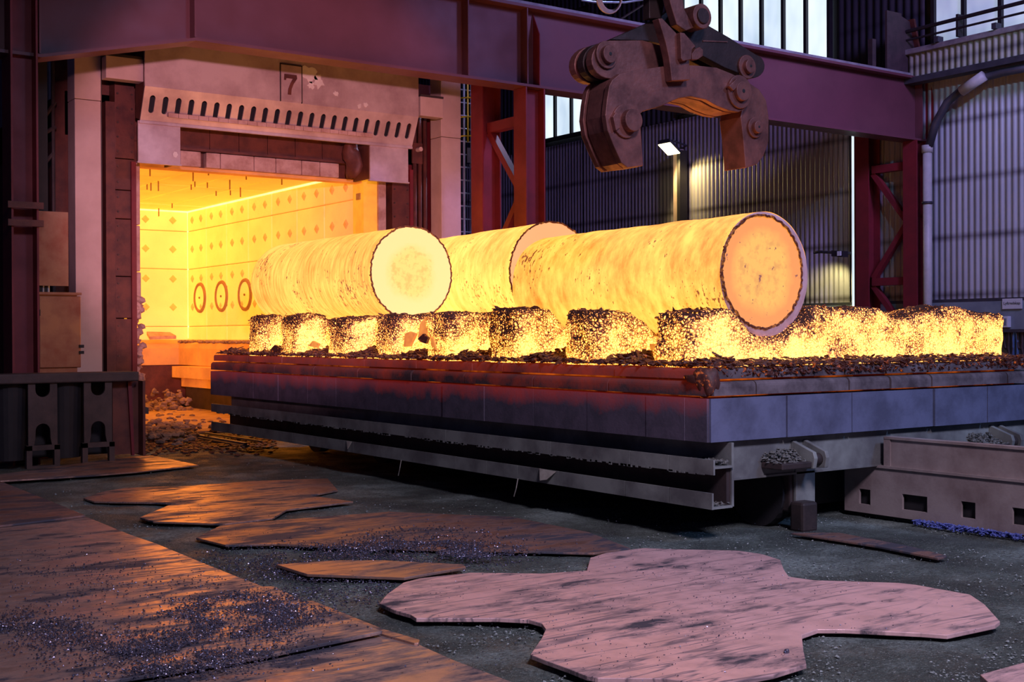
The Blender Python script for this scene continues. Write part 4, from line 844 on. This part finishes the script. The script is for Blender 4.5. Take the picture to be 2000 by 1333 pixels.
# ------------------------------------------------------------------ hot supports across the bogie
ING = {'a': ((9.24, 2.86), .68, 15.66, 20.25), 'b': ((11.2, 2.86), .78, 14.85, 19.6), 'c': ((9.43, 2.56), .64, 8.86, 12.5)}
BK = {'c': (ING['c'][0][0], ING['c'][0][1], .60)}
def support(y0, y1, top, cradles, seed, label, x1=13.25, mounds=()):
    nx, ny, nz_ = 110, 12, 12; x0 = 8.25; z0 = 1.60; R = .15; mb = MB(); idx = {}
    def prof(x):
        z = top + .085 * noise.noise(Vector((x * 1.7, seed, 0)))
        for m0, m1, dz in mounds:
            if m0 < x < m1: z += dz * min(1, (x - m0) / .25, (m1 - x) / .25)
        for cx, cz, r in cradles:
            d = r * r - (x - cx) ** 2
            if d > 0: z = min(z, cz - math.sqrt(d))
        return max(z, 1.72)
    def vert(i, j, k):
        if (i, j, k) in idx: return idx[i, j, k]
        fx, fy, fz = i / nx, j / ny, k / nz_; x = x0 + (x1 - x0) * fx; zt = prof(x); p = Vector((x, y0 + (y1 - y0) * fy, z0 + (zt - z0) * fz))
        q = Vector((min(max(p.x, x0 + R), x1 - R * .12), min(max(p.y, y0 + R), y1 - R), min(p.z, zt - R * .7)))
        d = p - q
        if d.length > 1e-6:
            rr = min(R, d.length); p = q + d.normalized() * rr
        w = noise.turbulence_vector(p * 4.5 + Vector((seed, 0, 0)), 4, False); amp = .04 * min(1, fz * 2 + .35)
        p = p + Vector((w.x * amp, w.y * amp, w.z * amp * .8)); idx[i, j, k] = len(mb.v); mb.v.append(p); return idx[i, j, k]
    for i in range(nx):
        for k in range(nz_):
            for j in (0, ny): mb.f.append((vert(i, j, k), vert(i + 1, j, k), vert(i + 1, j, k + 1), vert(i, j, k + 1)))
        for j in range(ny): mb.f.append((vert(i, j, nz_), vert(i + 1, j, nz_), vert(i + 1, j + 1, nz_), vert(i, j + 1, nz_)))
    for i in (0, nx):
        for j in range(ny):
            for k in range(nz_): mb.f.append((vert(i, j, k), vert(i, j + 1, k), vert(i, j + 1, k + 1), vert(i, j, k + 1)))
    o = obj('hearth_support', mb, 'hot_block', cat='support', group='glowing supports under the ingots', label=label, smooth=True)
    ORG[o.name] = Vector(o.location); cr = MB(); rnd = random.Random(int(seed * 10))
    def fl(c, s):
        e = Vector((rnd.gauss(0, 1), rnd.gauss(0, 1), rnd.gauss(0, .25))).normalized(); g = e.cross(Vector((rnd.gauss(0, .3), rnd.gauss(0, .3), 1)).normalized()); k = rnd.randint(4, 6)
        cr.prism([c + (e * math.cos(6.28 * i / k) + g * math.sin(6.28 * i / k) * .7) * s * rnd.uniform(.6, 1.2) for i in range(k)], Vector((0, 0, s * .2)))
    for k in range(150):
        x = x0 + .03 + abs(rnd.gauss(0, .28)); yv = rnd.uniform(y0, y1)
        if x < x1 - .1: fl(Vector((x, yv, prof(x) + rnd.uniform(-.035, .012) - (.05 if min(yv - y0, y1 - yv, x - x0) < .06 else 0))), rnd.uniform(.02, .055))
    for k in range(int((x1 - x0) * 22) if seed < 1.5 else 0):
        x = rnd.uniform(x0, x1 - .05); fl(Vector((x, y0 + rnd.uniform(.02, .3), prof(x) + rnd.uniform(-.04, .012))), rnd.uniform(.015, .045))
    obj('burnt_crust', cr, 'slag', o, kind='stuff'); return o
CA = (9.24, 3.0, .88); CB = (11.2, 2.86, .80); CC = (9.42, 2.76, .83); CF = (9.40, 2.60, .69)
specs = [
 (8.75, 9.32, 2.19, [CF, (11.45, 2.62, .52)], 1.3, 'long glowing support nearest the camera, crossing the bogie under the front ingot face', 13.34, ((9.95, 10.9, .03), (11.9, 12.95, .06))),
 (10.17, 10.79, 2.19, [CC], 2.1, 'glowing support with a broken white hot front, second from the camera', 13.2, ()),
 (11.62, 12.27, 2.22, [CC], 3.7, 'glowing support third from the camera, dark pit low on its end', 13.2, ()),
 (13.06, 13.70, 2.24, [], 4.2, 'glowing support in the gap between front ingot and left ingot, fourth from the camera', 13.2, ()),
 (14.36, 15.01, 2.23, [CB], 5.9, 'glowing support with an orange shard leaning on it, just before the left ingot face', 13.2, ()),
 (15.74, 16.45, 2.23, [CA, CB], 6.4, 'dark topped glowing support right under the face end of the left ingot', 13.2, ()),
 (17.47, 18.10, 2.25, [CA, CB], 7.7, 'glowing support under the middle of the left ingot, second from the furnace', 13.2, ()),
 (18.80, 19.38, 2.25, [CA, CB], 8.8, 'dark crusted glowing support at the far end of the bogie, nearest the furnace', 13.2, ())]
for a in specs: support(a[0], a[1], a[2], a[3], a[4], a[5], a[6], a[7])
# crust flakes on top of the supports belong to the slag of the deck; broken orange shards stand between them
def shard(name, pts, X, label, mat='shard', th=.05):
    obj(name, MB().prism([at(u, v, X=X) for u, v in pts], (th, .02, 0)), mat, cat='shard', group='broken shards on the bogie', label=label, bevel=.006)
shard('refractory_shard', [(788, 678), (790, 652), (800, 648), (812, 652), (806, 664), (800, 677)], 8.26, 'small squat orange shard left of the tall shard between two supports')
shard('refractory_shard', [(816, 660), (820, 632), (832, 618), (836, 625), (834, 652), (828, 664)], 8.27, 'tall upright orange shard leaning against a support')
shard('refractory_shard', [(815, 662), (826, 652), (836, 660), (831, 672), (820, 668)], 8.22, 'dark red small shard at the foot of the tall shard', 'slag')
shard('refractory_shard', [(840, 658), (846, 662), (853, 686), (842, 676)], 8.22, 'thin pale shard at the foot of the fifth support from the camera')
shard('refractory_shard', [(1195, 668), (1215, 645), (1232, 655), (1237, 668), (1230, 682), (1205, 680)], 8.9, 'angular orange brown shard lying between the front two supports')
shard('refractory_shard', [(1268, 672), (1283, 672), (1282, 690), (1270, 684)], 8.5, 'dark orange shard touching the left end of the front support')
shard('refractory_shard', [(1222, 692), (1242, 686), (1247, 700), (1228, 702)], 8.35, 'low flat shard among the slag left of the front support', 'slag')
shard('refractory_shard', [(530, 680), (536, 674), (550, 682), (545, 688), (528, 688)], 8.2, 'dull red lump between the two supports nearest the furnace', 'slag')
shard('refractory_shard', [(602, 676), (610, 666), (622, 672), (618, 680)], 8.2, 'small orange shard at the foot of the second support from the furnace')
# ------------------------------------------------------------------ ingots
def ingot(key, label, mats, dome, taper=0.0, chamfer=0.0, off=(0, 0), fr=None):
    (cx, cz), r, y0, y1 = ING[key]; t = thing('steel_ingot', (cx, (y0 + y1) / 2, cz - r), label, 'ingot', 'glowing steel ingots on the bogie')
    ORG[t.name] = Vector(t.location); n = 96; prof = []; fr = fr or r
    m = 60; ys0 = y0 + chamfer
    for i in range(m + 1):
        f = i / m; y = ys0 + (y1 - dome - ys0) * f; prof.append((y, r - taper * f))
    rl = r - taper
    if dome:
        for i in range(1, 13):
            a = math.pi / 2 * i / 12; prof.append((y1 - dome + dome * math.sin(a), max(.01, rl * (.35 + .65 * math.cos(a)) if i < 12 else .01)))
    else: prof += [(y1 - .0, rl - .02), (y1, .01)]
    def wob(y, rr, a): return rr + .010 * noise.noise(Vector((math.cos(a) * 2, y * 2.5, math.sin(a) * 2 + cx))) + .004 * noise.noise(Vector((math.cos(a) * 3, y * 16, math.sin(a) * 3))) if rr > .1 else rr
    obj('body', MB().latheY((cx, cz), prof, n, wob), mats[0], t, smooth=True, origin=(cx, (y0 + y1) / 2, cz))
    fx, fz = cx + off[0], cz + off[1]
    if chamfer:
        mb = MB(); k = n
        for q in range(5):
            f = q / 4; g = f ** .6
            for j in range(k):
                a = 2 * math.pi * j / k; rr = fr + (r - fr) * g; mb.v.append(Vector((fx + (cx - fx) * g + rr * math.cos(a), y0 + chamfer * f, fz + (cz - fz) * g + rr * math.sin(a))))
        mb.f = [(q * k + j, q * k + (j + 1) % k, (q + 1) * k + (j + 1) % k, (q + 1) * k + j) for q in range(4) for j in range(k)]
        obj('shoulder', mb, mats[3], t, smooth=True, label='pale lilac cooled shoulder')
    # slightly dished sawn face
    mb = MB(); mb.v.append(Vector((fx, y0 + .012, fz))); rings = 8
    for q in range(1, rings + 1):
        for j in range(n): a = 2 * math.pi * j / n; mb.v.append(Vector((fx + fr * q / rings * math.cos(a), y0 + .012 * (1 - (q / rings) ** 2), fz + fr * q / rings * math.sin(a))))
    mb.f = [(0, 1 + j, 1 + (j + 1) % n) for j in range(n)] + [(1 + (q - 1) * n + j, 1 + q * n + j, 1 + q * n + (j + 1) % n, 1 + (q - 1) * n + (j + 1) % n) for q in range(1, rings) for j in range(n)]
    obj('end_face', mb, mats[1], t, smooth=True, origin=(fx, y0, fz))
    mb = MB(); path = []
    for j in range(150):
        a = 2 * math.pi * j / 150; rr = fr + .008 * noise.noise(Vector((a * 9, 1.3, cx))) + random.uniform(-.006, .008); path.append((fx + rr * math.cos(a), y0 - .004 + random.uniform(-.008, .008), fz + rr * math.sin(a)))
    mb.tube(path, .013, 5, True)
    for j in range(120):
        a = random.random() * 6.283; rr = fr + .005; mb.chip((fx + rr * math.cos(a), y0 + random.uniform(-.005, .02), fz + rr * math.sin(a)), random.uniform(.008, .02), random)
    obj('burr', mb, mats[2], t, label='dark ragged burr around the face')
    return t
ingot('a', 'left glowing ingot with domed far end and pale round core in its face', ('ingot_a', 'face_a', 'rim'), .42)
ingot('b', 'rear glowing ingot with pinkish face, half hidden behind the front ingot', ('ingot_b', 'face_b', 'rim'), .3, .07)
ingot('c', 'front glowing ingot with amber spotted face, largest in the picture', ('ingot_c', 'face_c', 'rim', 'shoulder'), .0, .02, .03, (-.062, .024), .575)
# ================================================================== GUIDE WALL AND FLOOR RAILS
t = thing('guide_wall', (10.7, 4, 0), 'low grey steel guide wall with square cut outs right of the bogie wheel', 'barrier')
obj('upper_plate', box(10.62, 10.66, 1.5, 8.33, .57, .86), 'guide', t); obj('top_lip', box(10.60, 10.72, 1.5, 8.33, .85, .875), 'guide', t)
obj('ledge', box(10.58, 10.66, 1.5, 8.85, .545, .57), 'guide', t)
holes = [(8.05, 7.86), (7.42, 6.98 + .12), (6.72, 6.5), (5.9, 5.7)]
holes = [(at(a, 1000, X=10.6).y, at(b, 1000, X=10.6).y) for a, b in ((1678, 1700), (1762, 1811), (1877, 1905), (1977, 2010))]
mb = MB(); mb.box(10.60, 10.63, 1.5, 8.85, .30, .545); mb.box(10.60, 10.63, 1.5, 8.85, .05, .14); yy = 8.85
for a, b in holes: mb.box(10.60, 10.63, a, yy, .14, .30); yy = b
mb.box(10.60, 10.63, 1.5, yy, .14, .30); obj('lower_plate', mb, 'guide', t); obj('end_post', box(10.605, 10.74, 8.26, 8.34, .57, .87), 'guide', t)
obj('core', box(10.66, 10.9, 1.5, 8.3, 0, .8).box(10.66, 10.9, 8.3, 8.85, 0, .55), 'black_iron', t)
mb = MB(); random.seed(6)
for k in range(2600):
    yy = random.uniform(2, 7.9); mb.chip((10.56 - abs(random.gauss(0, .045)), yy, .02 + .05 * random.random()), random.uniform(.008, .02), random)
obj('grit_ridge', mb, 'blue_lit_grit', cat='grit', kind='stuff', label='narrow ridge of grit with blue light in its colour along the foot of the guide wall')
obj('track_rail', MB().box(8.62, 8.68, BY1 - .2, 30, .05, .09).box(8.58, 8.72, BY1 - .2, 30, .0, .05), 'pale_rail', cat='rail', label='thin rail on the floor leading from the bogie into the furnace', bevel=.006)
a, b = at(400, 848, z=.04), at(512, 865, z=.04)
obj('steel_strip', MB().prism([a, b, b + Vector((.03, .05, 0)), a + Vector((.03, .05, 0))], (0, 0, .03)), 'pale_rail', cat='strip', label='thin bright steel strip on the floor left of the bogie end')
# furnace-side sill and rubble on the ground
random.seed(31); mb = MB()
for k in range(330):
    p = at(random.gauss(325, 34), random.gauss(846, 9), z=.05); s = random.uniform(.02, .11); mb.rock((p.x, p.y, s * .4 + random.random() * .10), s, s * random.uniform(.5, 1), s * .5, k, k)
obj('rubble_pile', mb, 'rubble', cat='rubble', kind='stuff', label='low heap of pale refractory rubble at the left foot of the furnace')
mb = MB()
for k in range(700):
    p = at(random.uniform(225, 540), random.gauss(868, 9), z=.02); s = random.uniform(.015, .06); mb.rock((p.x, p.y, .02), s, s, s * .4, k, k)
obj('scattered_scale', mb, 'rust_plate', cat='scale', kind='stuff', label='dark scattered scale and crumbs before the furnace mouth')
# ================================================================== STEEL SHEETS ON THE FLOOR
def sheet(name, pts, z, th, mat, label, cat='plate'):
    P = [at(u, v, z=z + th) for u, v in pts]; mb = MB(); mb.prism([p - Vector((0, 0, th)) for p in P], (0, 0, th))
    return obj(name, mb, mat, cat=cat, label=label, group='steel plates on the floor', bevel=.004)
sheet('floor_plate', [(-260, 925), (0, 940), (53, 961), (106, 982), (167, 1007), (0, 1027), (-260, 1060)], .075, .022, 'plate3', 'rusty plate in the left corner below the iron stand, overlapping the large foreground plate')
sheet('floor_plate', [(-300, 1062), (0, 1030), (167, 1009), (252, 1044), (305, 1062), (387, 1096), (454, 1123), (514, 1146), (536, 1146), (592, 1174), (747, 1233), (511, 1282), (319, 1314), (199, 1333), (100, 1352), (-300, 1420)], .05, .022, 'plate0', 'large orange lit plate at the lower left, strewn with dark grit')
sheet('angle_bar', [(600, 1174), (612, 1174), (749, 1229), (820, 1250), (818, 1256), (809, 1257), (749, 1240), (600, 1181)], .015, .03, 'plate2', 'narrow steel bar along the right edge of the large grit strewn plate', 'bar')
sheet('floor_plate', [(747, 1240), (813, 1257), (884, 1289), (1001, 1333), (1110, 1376), (150, 1376), (190, 1337), (319, 1317), (511, 1285)], .012, .02, 'plate0', 'plate at the bottom edge, tucked under the large grit strewn plate')
sheet('floor_plate', [(389, 909), (298, 890), (223, 896), (0, 927), (-150, 940), (-150, 965), (0, 940), (180, 929), (266, 922)], .03, .02, 'plate2', 'orange lit pointed plate at the feet of the iron stand')
sheet('floor_plate', [(163, 973.5), (199, 961), (248, 953), (355, 950), (497, 940), (640, 935), (660, 958), (520, 985), (344, 984), (300, 982), (184, 980)], .02, .02, 'plate2', 'long curved dull orange plate farthest back left of the bogie')
sheet('floor_plate', [(273, 1011), (330, 987), (560, 962), (690, 980), (560, 996), (532, 1013), (440, 1024), (300, 1019)], .03, .02, 'plate2', 'round nosed orange plate in front of the long curved plate')
sheet('floor_plate', [(383, 1051), (430, 1027), (560, 1015), (760, 1000), (1000, 1010), (1150, 1040), (1231, 1071), (1160, 1081), (980, 1076), (700, 1070), (540, 1063), (440, 1065)], .025, .02, 'plate3', 'wide dark orange plate in the middle of the floor, half buried in grit')
sheet('floor_plate', [(539, 1103), (600, 1122), (790, 1129), (910, 1108), (905, 1103), (830, 1099), (749, 1095), (650, 1095)], .045, .022, 'plate2', 'narrow dark plate with a bright upturned edge behind the big cut out plate')
sheet('floor_plate', [(741, 1179), (756, 1161), (788, 1138.5), (820, 1130), (919, 1119), (1061, 1121), (1146, 1115), (1153, 1090), (1185, 1080), (1256, 1071), (1300, 1073), (1440, 1076), (1489, 1083), (1524, 1094), (1531, 1113), (1541, 1127), (1590, 1134), (1755, 1139), (1790, 1143), (1895, 1162), (1923, 1181), (1953, 1214), (1944, 1221), (1850, 1241), (1797, 1237), (1650, 1230), (1597, 1230), (1566, 1241), (1569, 1270), (1575, 1298), (1510, 1318), (1433, 1332), (1370, 1336), (1300, 1326), (1168, 1325), (1146, 1321), (1111, 1307), (1061, 1289), (1036, 1279), (1058, 1247), (1066, 1229), (1058, 1218), (1033, 1211), (972, 1208), (813, 1208), (802, 1201), (770, 1192)], .035, .028, 'plate1', 'big pink scratched plate with wavy flame cut edges in the right foreground')
sheet('floor_plate', [(1914, 1318), (1990, 1297), (2090, 1275), (2160, 1345), (2000, 1372), (1930, 1333)], .05, .05, 'plate1', 'thick pale plate cut off by the lower right corner')
sheet('floor_plate', [(1545, 1041), (1713, 1067), (1832, 1091), (1850, 1086), (1780, 1068), (1640, 1041)], .03, .02, 'plate3', 'thin half buried plate with an orange edge in front of the guide wall')
p = at(1536, 1274, z=.07); obj('slag_lump', MB().rock(p, .022, .018, .018, 2, 0, 2), 'coal', cat='lump', label='small black lump lying on the big pink plate near its lower tip')
# grit: tiny grains strewn over plates and dirt
def grit(n, gens, zf, rmin, rmax, label, seed):
    rnd = random.Random(seed); mb = MB()
    for k in range(n):
        cu, cv, su, sv = gens[rnd.randrange(len(gens))]; u, v = rnd.gauss(cu, su), rnd.gauss(cv, sv)
        if v > 1340 or u < -20: continue
        p = at(u, v, z=zf); w = noise.noise(Vector((p.x * 2.6, p.y * 2.6, seed)))
        if w < -.12 and rnd.random() < .8: continue
        mb.chip((p.x, p.y, zf + rnd.random() * .012), rnd.uniform(rmin, rmax), rnd)
    obj('grit', mb, 'coal', cat='grit', kind='stuff', label=label)
grit(14000, [(430, 1200, 70, 28), (360, 1262, 110, 26), (520, 1200, 60, 22), (300, 1290, 90, 16)], .075, .0035, .0095, 'glittering dark grit spread over the large lower left plate', 1)
grit(3800, [(90, 1230, 70, 16), (30, 1215, 60, 14), (140, 1260, 60, 20), (150, 1130, 90, 30)], .075, .0035, .009, 'dark grit at the left edge of the large lower left plate', 2)
grit(8000, [(800, 1075, 70, 14), (860, 1062, 70, 16), (700, 1080, 70, 12), (920, 1085, 50, 10)], .05, .005, .0115, 'heap of purple dark grit on the wide middle plate', 3)
grit(3400, [(580, 1120, 60, 18), (520, 1095, 70, 16), (690, 1150, 60, 20)], .025, .004, .011, 'grit lying on the dirt between the plates', 4)
grit(3000, [(1000, 1120, 350, 80), (1500, 1100, 250, 60), (1300, 1230, 250, 60), (400, 1000, 250, 60)], .06, .0025, .006, 'single grains scattered over the whole floor', 5)
rnd = random.Random(12); mb = MB()
for k in range(9000):
    u, v = rnd.uniform(0, 2000), 900 + 433 * rnd.random() ** .8; p = at(u, v, z=.012)
    if p.y > 19 or noise.noise(Vector((p.x * 1.1, p.y * 1.1, 3))) < -.05: continue
    mb.chip((p.x, p.y, .010), rnd.uniform(.004, .012), rnd)
obj('pebbles', mb, 'pale_grit', cat='grit', kind='stuff', label='pale crumbs and pebbles trodden into the dirt floor')
# ================================================================== LIFTING TONGS
TY = 9.6
def cz(pts, Y): return [at(1100 + x / 3.332, y / 3.332, Y=Y) for x, y in pts]
org = at(1330, 340, Y=TY)
tg = thing('lifting_tongs', tuple(org), 'heavy rust brown ingot lifting tongs hanging above the front ingot', 'tongs')
yoke = [(300, 560), (320, 520), (370, 480), (450, 460), (560, 445), (700, 425), (860, 425), (1000, 440), (1100, 480), (1180, 520), (1218, 590), (1215, 670), (1180, 715), (1140, 730), (1080, 720), (1000, 690), (930, 650), (830, 628), (750, 640), (640, 690), (520, 725), (500, 745), (510, 900), (522, 1080), (420, 1092), (380, 1060), (330, 950), (290, 850), (275, 750), (285, 650)]
A = cz(yoke, TY)
def sh(ps, dy): return [p + Vector((0, dy, 0)) for p in ps]
obj('yoke_plate', MB().prism(A, (0, .07, 0)), 'tong', tg, bevel=.008)
obj('yoke_plate', MB().prism(sh(A, .36), (0, .07, 0)), 'tong', tg, bevel=.008)
shr = [p + Vector((.02 if p.x < org.x else -.01, 0, .0)) for p in A]
obj('jaw_core', MB().prism(sh(shr, .095), (0, .24, 0)), 'tong', tg, bevel=.008)
jaw = [(1180, 700), (1168, 760), (1185, 900), (1200, 1092), (1275, 1068), (1320, 1010), (1350, 920), (1352, 760), (1335, 650), (1290, 580), (1215, 530), (1120, 560)]
J = cz(jaw, TY + .06); obj('moving_jaw', MB().prism(sh(J, .03), (0, .33, 0)), 'tong', tg, bevel=.01)
def disc(name, x, y, r, y0, y1, mat='tong', parent=tg, n=24):
    c = at(1100 + x / 3.332, y / 3.332, Y=TY); rr = r / 3.332 * (at(1101, 100, Y=TY).x - at(1100, 100, Y=TY).x) * 1.2
    return obj(name, MB().cyl((c.x, y0, c.z), (c.x, y1, c.z), rr, n), mat, parent, bevel=.006)
def pin(x, y, r1, r2, yf, back=TY + .5):
    disc('pin_collar', x, y, r1, yf - .03, yf, 'tong')
    o = disc('pin', x, y, r2, yf - .08, back, 'tong'); disc('grease_hole', x, y, r2 * .22, yf - .084, yf - .07, 'black_iron', o)
pin(1140, 600, 80, 46, TY); pin(1280, 825, 50, 30, TY + .09)
disc('pin', 420, 790, 50, TY - .10, TY + .5); disc('pin_collar', 400, 790, 76, TY - .025, TY)
obj('locking_plate', MB().prism(cz([(325, 760), (345, 730), (372, 745), (372, 830), (345, 850)], TY - .05), (0, .05, 0)), 'tong', tg, bevel=.005)
obj('locking_plate', MB().prism(cz([(1080, 560), (1130, 512), (1155, 545), (1110, 590)], TY - .07), (0, .045, 0)), 'tong', tg, bevel=.005)
# upper links
LYY = TY + .12
link_l = [(300, 262), (520, 262), (680, 310), (760, 360), (760, 430), (690, 432), (480, 470), (300, 515)]
lk = cz([(x, y) for x, y in [(520, 262), (680, 308), (700, 428), (520, 462), (330, 510)]] , LYY)
cc = arc((310, 388), 125, 90, 270, 12); Ls = cz([(a, y) for a, y in cc] + [(520, 262), (690, 312), (700, 430), (480, 470)], LYY)
for dy, m in ((0, 'tong'), (.14, 'tong_dark'), (.28, 'tong')): obj('link', MB().prism(sh(Ls, dy), (0, .10, 0)), m, tg, bevel=.008)
pin(325, 345, 62, 40, LYY, LYY + .42)
cr = arc((1235, 430), 78, -75, 100, 10); Lr = cz([(880, 90), (935, 160), (1075, 240)] + list(cr) + [(1050, 440), (900, 360), (790, 240), (740, 120), (760, 60)], LYY)
obj('link', MB().prism(Lr, (0, .12, 0)), 'tong_dark', tg, bevel=.008); obj('link', MB().prism(sh(Lr, .22), (0, .12, 0)), 'tong_dark', tg, bevel=.008)
pin(1240, 425, 58, 34, LYY, LYY + .4)
obj('gusset_plate', MB().prism(cz([(310, 256), (620, 120), (700, 60), (760, 150), (700, 300), (540, 262)], LYY + .16), (0, .08, 0)), 'tong_dark', tg)
obj('latch', MB().prism(cz([(620, 120), (645, 118), (760, 240), (800, 330), (822, 400), (828, 520), (708, 526), (690, 380), (668, 280)], TY - .10), (0, .10, 0)), 'tong', tg, bevel=.008)
obj('latch_tooth', MB().prism(cz([(762, 210), (790, 215), (862, 300), (838, 325), (835, 385), (780, 398), (768, 380)], TY - .16), (0, .10, 0)), 'tong', tg, bevel=.006)
obj('latch_stop', MB().prism(cz([(838, 350), (860, 320), (890, 305), (912, 325), (910, 365), (875, 388), (840, 388)], TY - .05), (0, .08, 0)), 'tong', tg, bevel=.006)
disc('hub', 872, 115, 58, TY - .08, TY + .55, 'tong'); disc('hub_cap', 872, 115, 36, TY - .10, TY - .07, 'tong_dark')
obj('hanger_bar', MB().prism(cz([(665, -120), (760, -120), (790, 60), (850, 180), (800, 200), (740, 160), (700, 30)], TY - .02), (0, .1, 0)), 'tong', tg, bevel=.008)
obj('hanger_bar', MB().prism(cz([(560, -120), (650, -120), (660, 30), (640, 120), (560, 120)], TY + .2), (0, .1, 0)), 'tong_dark', tg, bevel=.008)
obj('hanger_head', MB().prism(cz([(560, -200), (930, -200), (930, -90), (560, -90)], TY + .0), (0, .4, 0)), 'tong_dark', tg, bevel=.01)
obj('name_rib', MB().prism(cz([(910, 262), (1070, 268), (1070, 276), (910, 270)], LYY - .01), (0, .012, 0)), 'tong', tg)
c = at(1200, -60, Y=TY)
t = thing('crane_hook_rope', (org.x, TY + .2, 6.5), 'crane rope block above the tongs, out of the upper edge', 'rope')
hz_ = at(1330, -60, Y=TY + .2).z; hx = at(1100 + 745 / 3.332, 0, Y=TY + .2).x
obj('shank', MB().cyl((hx, TY + .2, hz_ - .2), (hx, TY + .2, 9.5), .07, 12), 'tong_dark', t); obj('rope', MB().cyl((hx - .15, TY + .2, 10.4), (hx - .15, TY + .2, 17), .02, 6).cyl((hx + .15, TY + .2, 10.4), (hx + .15, TY + .2, 17), .02, 6), 'tong_dark', t); obj('block', box(hx - .3, hx + .3, TY, TY + .4, 9.5, 10.4), 'tong_dark', t, bevel=.03)
# coil of cable and wires in the roof
CY = 18.0
t = thing('cable_coil', tuple(at(1192, 15, Y=CY)), 'pale coil of cable hanging from the roof left of the tongs', 'cable')
for k in range(4):
    ps = [at(1190 + (24 - 1.6 * k) * math.sin(a) + 1.2 * k, -4 + (30 - 1.8 * k) * math.cos(a), Y=CY + .05 * k) for a in [2 * math.pi * i / 24 for i in range(24)]]; obj('loop', MB().tube(ps, .018, 6, True), 'cable', t, smooth=True)
obj('hanger', MB().cyl(at(1190, -30, Y=CY), at(1190, -30, Y=CY) + Vector((0, 0, 6)), .02, 6), 'black_iron', t)
obj('roof_wire', MB().tube([at(1135, 0, Y=24), at(1160, 4, Y=24), at(1220, 5, Y=24), at(1270, -3, Y=24)], .025, 6), 'ladder_steel', cat='wire', label='thin bluish wire sagging in the dark roof behind the cable coil')
obj('roof_stay', MB().cyl(at(1205, 42, Y=26), at(1290, -12, Y=26), .03, 6), 'stand_iron', cat='wire', label='thin straight slanting stay in the dark roof left of the tongs')
random.seed(1)
print('OBJECTS', len(bpy.data.objects), 'TRIS', sum(len(m.polygons) for m in bpy.data.meshes))
